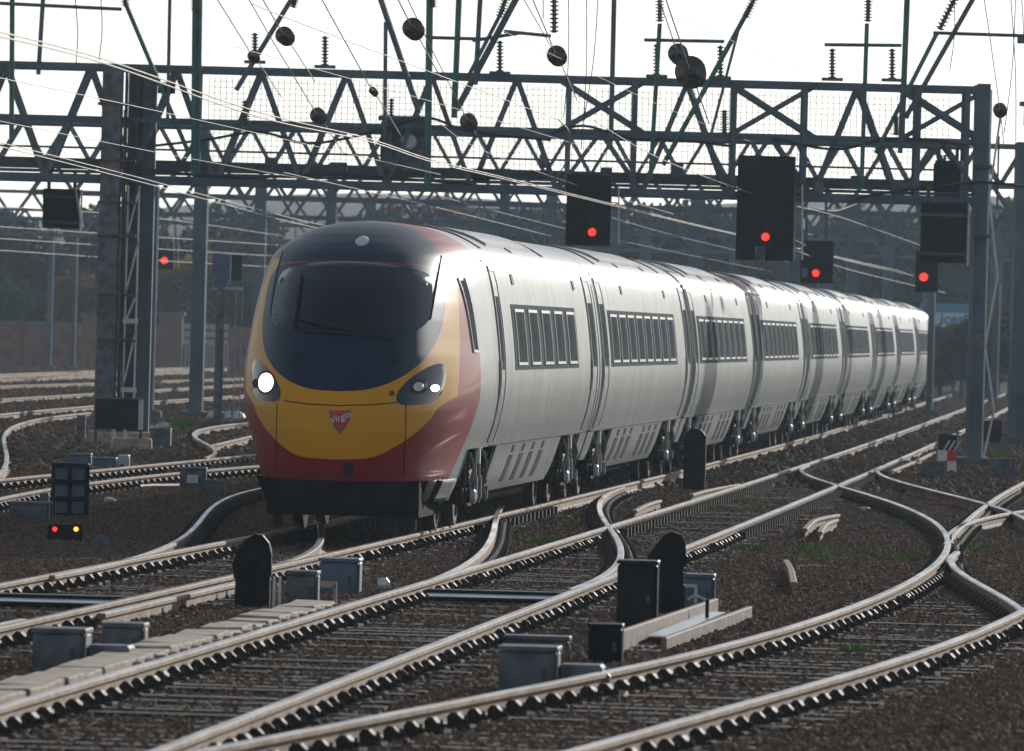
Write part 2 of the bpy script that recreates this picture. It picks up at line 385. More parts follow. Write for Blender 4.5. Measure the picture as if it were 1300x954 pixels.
rails_thing('crossover_track', 'curved rails of the points turning left under the yellow nose', [('AL_l', 84, 150), ('AL_r', 89, 118)], chairs=[('AL_l', 100, 130)])
rails_thing('crossover_track', 'curved crossover rails swinging in under the train behind its front wheels', [('BA_l', 86, 123), ('BA_r', 84, 140)], chairs=[('BA_l', 92, 120), ('BA_r', 90, 139)])
rails_thing('crossover_track', 'short curved point rail between the two foreground tracks on the right', [('CB_r', 81.2, 103)], chairs=[('CB_r', 83, 100)])
rails_thing('crossover_track', 'crossing rails fanning out past the red and white marker', [('D_a', 106.5, 175), ('D_b', 118, 167), ('D_c', 107, 145)], chairs=[('D_a', 107, 150), ('C_l', 88, 165)])
YARD = 'yard tracks beyond the lattice column'
rails_thing('yard_track', 'curving yard track rails below the black board on posts', [('L5', 120, 232), ('L6', 118, 172), ('L6b', 105, 165)], chairs=[('L6', 120, 165), ('L6b', 108, 158)])
rails_thing('yard_track', 'kinked siding rails beside the train nose by the rubbish', [('L7', 159, 225), ('L8', 174, 200)])
rails_thing('yard_track', 'far sunlit yard rails in front of the brick wall', [('L1', 190, 330), ('L2', 225, 380), ('L3', 270, 390), ('L4', 290, 430)])
for k in range(1):                                # more distant yard lines
    t = thing('yard_track', 'farthest thin rails at the foot of the brick wall', 'railway track', (-20, 330, GZ))
    for d in (0, 1.5):
        sweep_rail('rail', [Vector((railx('L4', y)-3.2*(k+1)+d, y, 0))-t.location for y in np.linspace(330, 480, 20)], t, mats=('rail_web', 'rail_dull'))
# hollow (drive) sleepers with rods across the two nearest tracks, and the check rail by the shunting signal
def drive_box(tr, kl, kr, y):
    xl, xr = railx(kl, y), railx(kr, y)
    mb = MB(); mb.box(Vector(((xl+xr)/2, y, -.10))-tr.location, (xr-xl-.16, .34, .12), bev=.02); mb.build('drive_sleeper', 'blackpaint', tr)
    for i in range(2):
        MB().tube([Vector((xl+.1, y-.32-.16*i, -.085))-tr.location, Vector((xr-.1, y-.30-.16*i, -.085))-tr.location], .022, 7).build('stretcher_rod', 'tin' if i else 'bogie', tr)
drive_box(TA, 'A_far', 'A_near', 79.5); drive_box(TB, 'B_l', 'B_r', 84.2)
sweep_rail('check_rail', [Vector((railx('A_near', y)+.13, y-.4, 0))-TA.location for y in np.linspace(75, 86, 14)], TA, dz=-.035)
sweep_rail('check_rail', [Vector((railx('A_near', y)-.12, y, 0))-TA.location for y in np.linspace(62, 72, 12)], TA, dz=-.01)


# ------------------------------------------------------------------ train body shape
PU = np.array([(.98, .34), (1.06, .50), (1.13, .68), (1.21, .95), (1.30, 1.22), (1.35, 1.50), (1.365, 1.72), (1.355, 1.95), (1.325, 2.25), (1.285, 2.55), (1.235, 2.82), (1.185, 3.02), (1.13, 3.13), (1.04, 3.22), (.92, 3.30), (.76, 3.385), (.58, 3.45), (.38, 3.495), (.19, 3.515), (0., 3.52)])
def prof_dense(z0):
    # arc-length dense, smoothed profile from height z0 to the ridge
    p = PU.copy(); t = np.concatenate([[0], np.cumsum(np.hypot(*np.diff(p, axis=0).T))])
    tt = np.linspace(0, t[-1], 140); q = np.stack([np.interp(tt, t, p[:, 0]), np.interp(tt, t, p[:, 1])], 1)
    for _ in range(10): q[1:-1] = .25*q[:-2]+.5*q[1:-1]+.25*q[2:]
    return q[q[:, 1] >= z0-1e-6]
PD = prof_dense(.30)
def side_u(z): return float(np.interp(z, PD[:110, 1], PD[:110, 0]))
SF = np.array([(.2, .35), (.62, .12), (.9, .03), (1.15, 0.), (1.4, .03), (1.6, .12), (1.8, .25), (2.0, .42), (2.2, .62), (2.4, .85), (2.6, 1.10), (2.8, 1.38), (3.0, 1.72), (3.15, 2.02), (3.25, 2.28), (3.35, 2.62), (3.42, 2.95), (3.47, 3.3), (3.50, 3.65), (3.52, 4.1)])
def sf(z): return float(np.interp(z, SF[:, 0], SF[:, 1]))
NEXP = 2.35
def nl(z): return float(np.interp(z, [.3, 1.2, 2.2, 3.0, 3.3, 3.52], [4.2, 4.6, 4.2, 3.3, 2.6, 1.2]))
def nose_s(u, z):
    wv = max(side_u(z), 1e-3); q = min(abs(u)/wv, 1.)
    return sf(z)+nl(z)*(1-(1-q**NEXP)**(1/NEXP))
def nose_t(u, z):                                   # plan parameter 0 at the centre, 1 where the flank begins
    q = min(abs(u)/side_u(z), 1.); return math.asin(q**(NEXP/2))/(math.pi/2)
def uz(px, py):                                     # point of the nose seen at a pixel of the photograph
    u, z = (px-430)/115., 2.33-(py-412)/115.; u = max(-1.1, min(1.1, u))
    for _ in range(60):
        q = proj(T(nose_s(u, z), u, z)); u += .6*(px-q[0])/115.; z -= .6*(py-q[1])/115.
        wv = side_u(min(max(z, .4), 3.3))*.995; u = max(-wv, min(wv, u)); z = min(max(z, .4), 3.4)
    return u, z
SEND = 5.4
def nose_u(s, z):
    q = min(max((sf(z)+nl(z)-s)/nl(z), 0), 1); return side_u(z)*(1-q**NEXP)**(1/NEXP)
def nose_grid(z0, z1=None, s_end=SEND, inset=0.):
    rows = [q for q in PD if z0-1e-6 <= q[1] and (z1 is None or q[1] <= z1+.02)][::1]
    if z1 is None and len(rows) > 70: rows = rows[::1]
    NT = 26; V = []; UV = []
    ts = np.linspace(-1, 1, 2*NT+1)
    for wv, z in rows:
        wv = max(wv-inset, 0); row = []
        f, l = sf(z)+inset, nl(z)
        sb = np.linspace(f+l, s_end, 5)[1:] if f+l < s_end-.05 else [s_end]*4
        for s_ in list(sb)[::-1]: row.append((-wv, s_, z, -(1+(s_-f-l)*.1)))
        for t in ts:
            a = abs(t)*math.pi/2; u = math.copysign(wv*math.sin(a)**(2/NEXP), t) if t else 0; s_ = f+l*(1-math.cos(a)**(2/NEXP))
            row.append((u, min(s_, s_end), z, t))
        for s_ in sb: row.append((wv, s_, z, 1+(s_-f-l)*.1))
        V.append(row)
    nc = len(V[0]); F = []
    for j in range(len(V)-1):
        for i in range(nc-1): F.append((j*nc+i, j*nc+i+1, (j+1)*nc+i+1, (j+1)*nc+i))
    flat = [p for r in V for p in r]
    return [p[:3] for p in flat], F, [(p[3], p[2]) for p in flat]

# paint of the leading car: yellow, navy, red and silver regions meet along curves measured on the photograph
def paint_material():
    m = bpy.data.materials.new('nose_paint'); t, N, L, b = nodes_of(m)
    b.inputs['Roughness'].default_value = .42; b.inputs['Specular IOR Level'].default_value = .12; b.inputs['Coat Weight'].default_value = .06; b.inputs['Coat Roughness'].default_value = .06
    uvn = N.new('ShaderNodeUVMap'); uvn.uv_map = 'plan'; sp = N.new('ShaderNodeSeparateXYZ'); L.new(uvn.outputs[0], sp.inputs[0])
    tc = N.new('ShaderNodeTexCoord'); so_ = N.new('ShaderNodeSeparateXYZ'); L.new(tc.outputs['Object'], so_.inputs[0])
    def M(op, a, b_=None, c=None):
        n = N.new('ShaderNodeMath'); n.operation = op
        for i, q in enumerate((a, b_, c)):
            if q is None: continue
            if hasattr(q, 'links'): L.new(q, n.inputs[i])
            else: n.inputs[i].default_value = q
        return n.outputs[0]
    x = M('ABSOLUTE', sp.outputs[0]); z = sp.outputs[1]; s_ = so_.outputs[1]
    def curve(src, pts, lo, hi, vmax):
        n = N.new('ShaderNodeFloatCurve'); cm = n.mapping; c = cm.curves[0]
        nrm = M('DIVIDE', M('SUBTRACT', src, lo), hi-lo); L.new(nrm, n.inputs['Value'])
        pts = sorted(((min(max((p[0]-lo)/(hi-lo), 0), 1), p[1]/vmax) for p in pts), key=lambda p: p[0])
        c.points[0].location = (0, pts[0][1]); c.points[1].location = (1, pts[-1][1])
        for p in pts:
            if .004 < p[0] < .996: c.points.new(*p)
        for p in c.points: p.handle_type = 'AUTO_CLAMPED'
        cm.update(); return M('MULTIPLY', n.outputs[0], vmax)
    mpx = [(432, 497), (452, 496.5), (470, 494), (500, 484), (530, 465), (548, 445), (560, 420), (566, 390), (569, 365)]
    mk = []
    for p in mpx:
        u, zz = uz(*p); mk.append((zz, nose_t(u, zz) if p[0] > 435 else 0.))
    print('MASK', [(round(a, 2), round(b_, 2)) for a, b_ in mk])
    mk += [(3.0, mk[-1][1]+.02), (3.6, 1.0)]
    tm = curve(z, mk, mk[0][0], 3.6, 1.3)
    red = [uz(*p) for p in [(433, 584), (473, 581), (501, 568), (524, 553), (546, 533), (560, 515)]]
    rp = [(0., red[0][1])]+[(nose_t(*q), q[1]) for q in red[1:]]; rp += [(1.0, rp[-1][1]+.2), (1.3, rp[-1][1]+.5)]
    print('RED', [(round(a, 2), round(b_, 2)) for a, b_ in rp])
    zr = curve(x, rp, 0, 1.3, 4.)
    navy = M('MULTIPLY', M('MULTIPLY', M('LESS_THAN', x, tm), M('GREATER_THAN', z, mk[0][0])), M('LESS_THAN', s_, M('MAXIMUM', M('ADD', 2.6, M('MULTIPLY', M('SUBTRACT', z, 3.0), 2.3)), 2.6)))
    ye = [uz(*p) for p in ((573, 500), (580, 460), (585, 420), (586, 380), (585, 350))]; ya = sum(nose_t(*q) for q in ye)/len(ye); print('YEL', [(q, nose_t(*q)) for q in ye])
    yel = M('MULTIPLY', M('MULTIPLY', M('GREATER_THAN', z, zr), M('LESS_THAN', x, ya)), M('LESS_THAN', z, 3.05))
    sbk = M('ADD', M('ADD', 3.5, M('MULTIPLY', M('GREATER_THAN', z, 3.17), 2.2)), M('MULTIPLY', M('MINIMUM', M('SUBTRACT', z, 1.5), 0.), .8))
    isred = M('LESS_THAN', s_, sbk)
    line = M('MULTIPLY', M('LESS_THAN', M('ABSOLUTE', M('SUBTRACT', z, M('SUBTRACT', 3.03, M('MULTIPLY', M('MULTIPLY', x, x), .16)))), .010), navy)
    def mix(f, a, c):
        n = N.new('ShaderNodeMix'); n.data_type = 'RGBA'; L.new(f, n.inputs[0])
        for i, q in ((6, a), (7, c)):
            if hasattr(q, 'links'): L.new(q, n.inputs[i])
            else: n.inputs[i].default_value = (*q, 1)
        return n.outputs[2]
    ns = N.new('ShaderNodeTexNoise'); ns.inputs['Scale'].default_value = 1.1; ns.inputs['Detail'].default_value = 6; L.new(tc.outputs['Object'], ns.inputs['Vector'])
    sil = mix(ns.outputs['Fac'], (.28, .305, .298), (.36, .385, .378))
    roof = M('GREATER_THAN', z, 3.14)
    sil = mix(roof, sil, (.33, .31, .31))
    c = mix(isred, sil, (.27, .009, .012)); c = mix(yel, c, (.74, .33, .004)); c = mix(navy, c, (.011, .028, .060)); c = mix(line, c, (.30, .05, .02))
    L.new(c, b.inputs['Base Color'])
    L.new(M('MULTIPLY', M('SUBTRACT', 1., M('MAXIMUM', M('MAXIMUM', navy, yel), isred)), .12), b.inputs['Metallic'])
    n2 = N.new('ShaderNodeTexNoise'); n2.inputs['Scale'].default_value = 2.2; n2.inputs['Detail'].default_value = 3; L.new(tc.outputs['Object'], n2.inputs['Vector'])
    bp = N.new('ShaderNodeBump'); bp.inputs['Strength'].default_value = .06; bp.inputs['Distance'].default_value = .02; L.new(n2.outputs['Fac'], bp.inputs['Height']); L.new(bp.outputs[0], b.inputs['Normal'])
    MATS['nose_paint'] = m
paint_material()
# body silver gets a darker roof above the cantrail
def silver_two():
    m = MATS['silver']; t, N, L, b = nodes_of(m)
    src = b.inputs['Base Color'].links[0].from_socket
    tc = N.new('ShaderNodeTexCoord'); sp = N.new('ShaderNodeSeparateXYZ'); L.new(tc.outputs['Object'], sp.inputs[0])
    g = N.new('ShaderNodeMath'); g.operation = 'GREATER_THAN'; g.inputs[1].default_value = 3.12; L.new(sp.outputs[2], g.inputs[0])
    # rain streaks and road dirt, running down the flank
    mp = N.new('ShaderNodeMapping'); mp.inputs['Scale'].default_value = (1, 3.2, .25); L.new(tc.outputs['Object'], mp.inputs[0])
    n = N.new('ShaderNodeTexNoise'); n.inputs['Scale'].default_value = 2.; n.inputs['Detail'].default_value = 5; L.new(mp.outputs[0], n.inputs['Vector'])
    rp = N.new('ShaderNodeValToRGB'); rp.color_ramp.elements[0].position = .35; rp.color_ramp.elements[1].position = .62
    rp.color_ramp.elements[0].color = (.72, .70, .66, 1); rp.color_ramp.elements[1].color = (1, 1, 1, 1); L.new(n.outputs['Fac'], rp.inputs[0])
    mu = N.new('ShaderNodeMix'); mu.data_type = 'RGBA'; mu.blend_type = 'MULTIPLY'; mu.inputs[0].default_value = 1; L.new(src, mu.inputs[6]); L.new(rp.outputs[0], mu.inputs[7])
    x = N.new('ShaderNodeMix'); x.data_type = 'RGBA'; L.new(g.outputs[0], x.inputs[0]); L.new(mu.outputs[2], x.inputs[6]); x.inputs[7].default_value = (.33, .31, .31, 1)
    L.new(x.outputs[2], b.inputs['Base Color'])
    k = N.new('ShaderNodeMath'); k.operation = 'MULTIPLY_ADD'; k.inputs[1].default_value = .5; k.inputs[2].default_value = .10; L.new(g.outputs[0], k.inputs[0]); L.new(k.outputs[0], b.inputs['Specular IOR Level'])
    k = N.new('ShaderNodeMath'); k.operation = 'MULTIPLY_ADD'; k.inputs[1].default_value = -.14; k.inputs[2].default_value = .42; L.new(g.outputs[0], k.inputs[0]); L.new(k.outputs[0], b.inputs['Roughness'])
silver_two()

train = thing('passenger_train', 'long silver passenger train with yellow nose, dark windscreen and red lower front', 'train', T(0, 0, 0), -head(0))
MT = Matrix.Translation(T(0, 0, 0)) @ Matrix.Rotation(-head(0), 4, 'Z'); MTI = MT.inverted()
CARLEN = 23.9
def car_matrix(k):
    s0 = 0 if k == 0 else 24.6+CARLEN*(k-1)
    L_ = 24.6 if k == 0 else CARLEN
    a, b = T(s0, 0, 0), T(s0+L_, 0, 0); d = b-a
    return MTI @ (Matrix.Translation(a) @ Matrix.Rotation(-math.atan2(d.x, d.y), 4, 'Z'))
def conform(s0, s1, z0, z1, off=.012, nz=5, back=.03, slant=0., mb=None, mi=0, ns=1):
    mb = mb or MB(); zs = np.linspace(z0, z1, nz); V = []; F = []
    for z in zs:
        sh = slant*(z-z0)
        for o_ in (off, off-back):
            for s_ in np.linspace(s0+sh, s1+sh, ns+1): V.append((side_u(z)+o_, s_, z))
    q = 2*(ns+1)
    for j in range(nz-1):
        for i in range(ns):
            F.append((j*q+i, j*q+i+1, (j+1)*q+i+1, (j+1)*q+i))
        F.append((j*q, (j+1)*q, (j+1)*q+ns+1, j*q+ns+1)); F.append((j*q+ns, j*q+2*ns+1, (j+1)*q+2*ns+1, (j+1)*q+ns))
    F.append((0, ns, 2*ns+1, ns+1)); e = (nz-1)*q; F.append((e, e+ns+1, e+2*ns+1, e+ns))
    return mb.add(V, F, mi)
def section_body(L_, s_start=0.42, s_stop=.42, cap=True):
    pr = PD[PD[:, 1] >= .93]; pts = [(u, z) for u, z in pr]+[(-u, z) for u, z in pr[::-1][1:]]
    ss = [s_start, s_start+.05]+list(np.linspace(s_start+.4, L_-s_stop-.4, 8))+[L_-s_stop-.05, L_-s_stop]
    V = []; F = []; n = len(pts)
    for i, s_ in enumerate(ss):
        k = .975 if (i == 0 and s_start < 1) or i == len(ss)-1 else 1.
        for u, z in pts: V.append((u*k, s_, (z-1.8)*k+1.8))
    for i in range(len(ss)-1):
        for j in range(n-1): F.append((i*n+j, i*n+j+1, (i+1)*n+j+1, (i+1)*n+j))
        F.append((i*n+n-1, i*n, (i+1)*n, (i+1)*n+n-1))
    if cap: F += [tuple(range(n)), tuple((len(ss)-1)*n+j for j in range(n-1, -1, -1))]
    return V, F
def smooth_by_angle(o, a=35):
    me = o.data; me.polygons.foreach_set('use_smooth', [True]*len(me.polygons))
    bm = bmesh.new(); bm.from_mesh(me)
    for e in bm.edges:
        if len(e.link_faces) == 2 and e.calc_face_angle(0) > R(a): e.smooth = False
    bm.to_mesh(me); bm.free()
    return o
# shared car body mesh
V_, F_ = section_body(CARLEN); mbb = MB(); mbb.add(V_, F_); ob = smooth_by_angle(mbb.build('carriage_body', 'silver')); BODY = ob.data; bpy.data.objects.remove(ob)
def window_mb(s0, s1):
    mb = MB(); conform(s0, s1, 1.93, 2.53, .020, mb=mb, mi=0)
    e = .045
    for a, b, c, d in ((s0-e, s1+e, 2.53, 2.565), (s0-e, s1+e, 1.895, 1.93), (s0-e, s0, 1.93, 2.53), (s1, s1+e, 1.93, 2.53)): conform(a, b, c, d, .026, mb=mb, mi=1, nz=3)
    return mb
def door_mb(s0, s1):
    mb = MB(); conform(s0, s1, 1.0, 3.0, .010, nz=12, mb=mb, mi=0)
    conform(s0+.18, s1-.18, 1.85, 2.7, .018, nz=7, mb=mb, mi=1)
    for a, b in ((s0-.05, s0), (s1, s1+.05)): conform(a, b, 1.0, 3.05, .022, nz=12, mb=mb, mi=2)
    conform(s0-.05, s1+.05, 3.0, 3.05, .024, nz=3, mb=mb, mi=2)
    conform(s0-.12, s0-.06, 1.55, 1.95, .035, nz=3, mb=mb, mi=2)
    return mb
def mesh_only(mb, name, m): 
    o = mb.build(name, m); me = o.data; bpy.data.objects.remove(o); return me
DOORM = ['silver', 'trainglass', 'rim']
DOOR = mesh_only(door_mb(0, 1.1), 'door', DOORM)
WIN = mesh_only(window_mb(0, 1.42), 'window', ['trainglass', 'rim'])
def bogie_mesh():
    mb = MB(); mb.box((0, 0, .52), (2.0, 3.1, .22), bev=.05)
    for u in (-1.02, 1.02):
        mb.box((u, 0, .60), (.16, 3.5, .16), bev=.04); mb.box((u, 0, .42), (.14, .7, .3), bev=.04)
        for y in (-1.35, 1.35): mb.box((u, y, .43), (.20, .40, .24), bev=.02)
    return mb
BOGIE = mesh_only(bogie_mesh(), 'bogie', 'bogie')
WHEEL = mesh_only(MB().lathe((-.065, 0, 0), (1, 0, 0), [(0, .10), (0, .455), (.03, .455), (.034, .43), (.125, .425), (.13, .36), (.10, .34), (.10, .13), (.16, .12), (.16, .02)], 24), 'wheel', 'wheel')
AXB = mesh_only(MB().lathe((0, 0, 0), (1, 0, 0), [(-.12, .10), (.05, .10), (.05, .075), (.09, .075), (.09, .02)], 14), 'axle_box', 'bogie')
ECAP = mesh_only(MB().lathe((0, 0, 0), (1, 0, 0), [(0, .085), (.04, .085), (.06, .06), (.06, .01)], 14), 'end_cap', 'rim')
SPRG = mesh_only(MB().lathe((0, 0, 0), (0, 0, 1), [(i*.03, .085 if i % 2 else .07) for i in range(14)], 12), 'spring', 'under')
DAMP = mesh_only(MB().lathe((0, 0, 0), (0, 0, 1), [(0, .02), (.05, .02), (.05, .038), (.32, .038), (.32, .02), (.62, .02), (.62, .04), (.68, .04)], 10), 'damper', 'axlebox')
HANG = mesh_only(MB().box((0, 0, 0), (.10, .34, .12), bev=.02).box((0, 0, -.14), (.07, .18, .2), bev=.02), 'yaw_bracket', 'rim')
PIPE = mesh_only(MB().tube([(0, 0, .4), (.05, .05, .2), (.0, .1, 0), (.04, .02, -.18)], .022, 6), 'brake_hose', 'axlebox')
def add_bogie(Mc, s_):
    b = link('bogie', BOGIE, train, Mc @ Matrix.Translation((0, s_, 0)))
    def ch(n, me, loc, rot=(0, 0, 0)):
        o = link(n, me, b); o.location = loc; o.rotation_euler = rot
    for y in (-1.35, 1.35):
        ch('wheel', WHEEL, (.752, y, .43)); ch('wheel', WHEEL, (-.752, y, .43), (0, 0, math.pi))
        ch('axle_box', AXB, (1.10, y, .40)); ch('spring', SPRG, (1.08, y+.26, .50)); ch('spring', SPRG, (1.08, y-.26, .50))
        ch('brake_hose', PIPE, (1.15, y*.75, .5))
    ch('end_cap', ECAP, (1.20, -1.35, .40))
    ch('damper', DAMP, (1.16, .34, .30), (.12, 0, 0)); ch('damper', DAMP, (1.16, -.34, .30), (-.12, 0, 0)); ch('yaw_bracket', HANG, (1.16, 0, 1.0))
def skirt_mb(s0, s1, z0=.38, z1=.945):
    mb = MB(); mb2 = conform(s0+.10, s1-.10, z0, z1, .0, nz=8, back=.04, slant=0, mb=mb, ns=2)
    conform(s0+.02, s0+.10, z0+.07, z1, .0, nz=7, back=.04, mb=mb); conform(s1-.10, s1-.02, z0+.07, z1, .0, nz=7, back=.04, mb=mb)
    return mb
def vent_mb(): return conform(0, .62, .47, .80, .008, nz=4)
VENT = mesh_only(vent_mb(), 'vent', 'grille')
VENTS = mesh_only(conform(0, .35, .83, .92, .008, nz=2), 'vent', 'grille')
SKIRT = mesh_only(skirt_mb(0, 11.3), 'skirt', 'silver')
ESK = mesh_only(skirt_mb(0, 1.35, .56), 'end_skirt', 'silver')
ESK0 = mesh_only(conform(0, 1.0, .50, .945, 0, nz=6, back=.04), 'end_skirt', 'silver')
def roof_strip(s0, s1, u0, u1, m, name, parent, h=.02):
    # a panel that follows the roof curve between two lateral positions
    top = PD[PD[:, 1] > 3.05]; us = np.linspace(u0, u1, 7); mb = MB(); V = []; F = []
    order = np.argsort(top[:, 0])
    for u in us:
        z = float(np.interp(abs(u), top[order, 0], top[order, 1]))
        V += [(u, s0, z+h), (u, s1, z+h), (u, s0, z-.03), (u, s1, z-.03)]
    for i in range(6):
        a, b = i*4, i*4+4
        F += [(a, b, b+1, a+1), (a, a+2, b+2, b), (a+1, b+1, b+3, a+3)]
    F += [(0, 1, 3, 2), (24, 26, 27, 25)]
    return mb.add(V, F).build(name, m, parent)
def make_car(k):
    Mc = car_matrix(k); L_ = 24.6 if k == 0 else CARLEN
    if k == 0:
        v, f, uv = nose_grid(.93); mb = MB(); mb.add(v, f); n0 = len(v)
        b = mb.build('carriage_body', 'nose_paint', train, Mc, fix=False)
        me = b.data; ul = me.uv_layers.new(name='plan'); lv = np.zeros(len(me.loops), dtype=np.int32); me.loops.foreach_get('vertex_index', lv)
        ul.data.foreach_set('uv', np.array(uv)[lv].ravel()); 
        me.polygons.foreach_set('use_smooth', [True]*len(me.polygons))
        v, f, uv = nose_grid(.60, .93, 3.7); mb = MB(); mb.add(v, f); fb = mb.build('nose_fairing', 'nose_paint', train, Mc, fix=False)
        me = fb.data; ul = me.uv_layers.new(name='plan'); lv = np.zeros(len(me.loops), dtype=np.int32); me.loops.foreach_get('vertex_index', lv)
        ul.data.foreach_set('uv', np.array(uv)[lv].ravel()); me.polygons.foreach_set('use_smooth', [True]*len(me.polygons))
        V2, F2 = section_body(24.6, SEND-.001, .42); MB().add(V2, F2); mb = MB(); mb.add(V2, F2); o = smooth_by_angle(mb.build('carriage_body', 'silver', train, Mc)); b2 = o
        o['label'] = 'silver flank of the leading car behind the red band'
        b['label'] = 'yellow, navy and red streamlined nose of the leading car'
        # flanks: doors, windows
        dm = mesh_only(door_mb(0, .75), 'door', DOORM)
        o = link('door', dm, b2); o.location = (0, 6.1, 0); o['label'] = 'narrow cab door behind the red band'
        wb = conform(8.6, 20.1, 1.84, 2.62, .008, ns=1).build('window_band', 'windowband', b2)
        for i in range(5):
            o = link('window', WIN, b2); o.location = (0, 9.0+i*2.3, 0)
        o = link('door', DOOR, b2); o.location = (0, 22.75, 0)
        # cab side window
        for nm, mt_, a0, a1, z0, z1, of in (('cab_window', 'trainglass', 3.05, 3.34, 2.08, 2.86, .012), ('window_rim', 'rim', 3.03, 3.05, 2.05, 2.89, .018), ('window_rim', 'rim', 3.34, 3.36, 2.05, 2.89, .018), ('window_rim', 'rim', 3.05, 3.34, 2.05, 2.08, .018)):
            zs = np.linspace(z0, z1, 7); V = []; F = []
            for z in zs:
                for o_ in (of, of-.05):
                    for s_ in (a0, a1): V.append((nose_u(s_, z)+o_, s_, z))
            for j in range(6):
                q = j*4; F += [(q, q+1, q+5, q+4), (q, q+4, q+6, q+2), (q+1, q+3, q+7, q+5)]
            F += [(0, 2, 3, 1), (24, 25, 27, 26)]
            MB().add(V, F).build(nm, mt_, b)
        sk0 = (7.9, 19.9); bg_s = (5.6, 21.6)
        body = b2
    else:
        b = link('carriage_body', BODY, train, Mc); body = b
        conform(2.5, 19.4, 1.84, 2.62, .008).build('window_band', 'windowband', b)
        for i in range(8):
            o = link('window', WIN, b); o.location = (0, 2.8+i*2.06, 0)
        for s_ in (.65, 22.1):
            o = link('door', DOOR, b); o.location = (0, s_, 0)
        bg_s = (3.2, L_-3.2)
    for s_ in (6.4, 17.5): 
        conform(s_+ (3 if k == 0 else 0), s_+.35+(3 if k == 0 else 0), 2.86, 2.98, .014, nz=3).build('destination_panel', 'gap', body)
    # door line, cantrail gutter
    conform(.45 if k else 5.5, L_-.45, 3.10, 3.125, .02, nz=3, ns=3).build('gutter', 'rim', body)
    conform(.45 if k else 6.5, L_-.45, .955, .97, .012, nz=2, ns=1).build('sole_line', 'gap', body)
    # roof pieces
    for s_ in ((7.5, 12.5, 18.) if k == 0 else (4., 9.5, 16., 20.)):
        roof_strip(s_, s_+.28, .25, .98, 'maroon' if k < 2 else 'grille', 'roof_vent', body)
    roof_strip(9.5 if k == 0 else 6.5, 17., .1, .9, 'roofgrey', 'roof_panel', body, h=.035)
    if k in (2, 6): roof_strip(.6, 3.4, -.85, .9, 'gap', 'roof_well', body, h=.012)
    # underframe, skirts
    MB().box((0, L_/2+(1.6 if k == 0 else 0), .74), (1.9, L_-(4. if k == 0 else .6), .36)).build('underframe', 'under', train, Mc)
    MB().box((0, (bg_s[0]+bg_s[1])/2, .45), (1.7, 10.4, .3)).build('equipment_case', 'under', train, Mc)
    s0 = bg_s[0]+2.35; s1 = bg_s[1]-2.35
    sk = link('skirt', SKIRT, train, Mc @ Matrix.Translation((0, s0, 0)) @ Matrix.Diagonal((1, (s1-s0)/11.3, 1, 1)))
    for i in range(4 if k == 0 else 7):
        if k and i == 3: continue
        o = link('vent', VENT, sk); o.location = (0, (2.6 if k == 0 else 1.2)+i*(1.75 if k == 0 else 1.4), 0)
        o = link('vent', VENTS, sk); o.location = (0, (2.75 if k == 0 else 1.35)+i*(1.75 if k == 0 else 1.4), 0)
    link('end_skirt', ESK, train, Mc @ Matrix.Translation((0, L_-1.5, 0)))
    if k: link('end_skirt', ESK, train, Mc @ Matrix.Translation((0, .15, 0)))
    for s_ in bg_s: add_bogie(Mc, s_)
    if k: # gangway bellows in front of this car
        pr = [(u*.86, (z-1.9)*.93+1.9) for u, z in PD if z > 1.0]; pts = [(u, z) for u, z in pr]+[(-u, z) for u, z in pr[::-1][1:]]
        MB().prism([Vector((u, -.46, z)) for u, z in pts], (0, .92, 0)).build('gangway', 'gap', train, Mc)
        if k in (1, 3, 6):
            pts = [(u, z) for u, z in PD if z > .95]; pts = pts+[(-u, z) for u, z in pts[::-1][1:]]
            MB().prism([Vector((u*.997, -.41, z)) for u, z in pts], (0, .82, 0)).build('gangway_shroud', 'silver', train, Mc)
            conform(-.04, .04, .96, 3.08, .004, nz=14).build('shroud_seam', 'gap', train, Mc)
    return b, Mc
cars = [make_car(k) for k in range(9)]
lead, ML = cars[0]

# nose fittings: each follows the nose surface
def nose_patch(poly, off, name, m, parent, thick=.03, rings=6, extra=None):
    cu = sum(p[0] for p in poly)/len(poly); cz = sum(p[1] for p in poly)/len(poly); n = len(poly); V = [(cu, nose_s(cu, cz)-off, cz)]; F = []
    for r in range(1, rings+1):
        for u, z in poly:
            a, b = cu+(u-cu)*r/rings, cz+(z-cz)*r/rings; V.append((a, nose_s(a, b)-off, b))
    for u, z in poly: V.append((u, nose_s(u, z)-off+thick, z))
    for i in range(n): F.append((0, 1+i, 1+(i+1) % n))
    for r in range(rings):
        for i in range(n):
            a = 1+r*n; F.append((a+i, a+n+i, a+n+(i+1) % n, a+(i+1) % n))
    mb = MB().add(V, F); o = smooth_by_angle(mb.build(name, m, parent), 30); return o
def smooth_poly(p, it=2):
    for _ in range(it):
        q = []
        for i in range(len(p)):
            a, b = p[i], p[(i+1) % len(p)]; q += [(a[0]*.75+b[0]*.25, a[1]*.75+b[1]*.25), (a[0]*.25+b[0]*.75, a[1]*.25+b[1]*.75)]
        p = q
    return p
hl = smooth_poly([uz(*p) for p in [(503, 506), (506, 496), (520, 481), (540, 468), (556, 461), (565, 463), (567, 472), (565, 488), (560, 504), (548, 512), (525, 515), (506, 514)]])
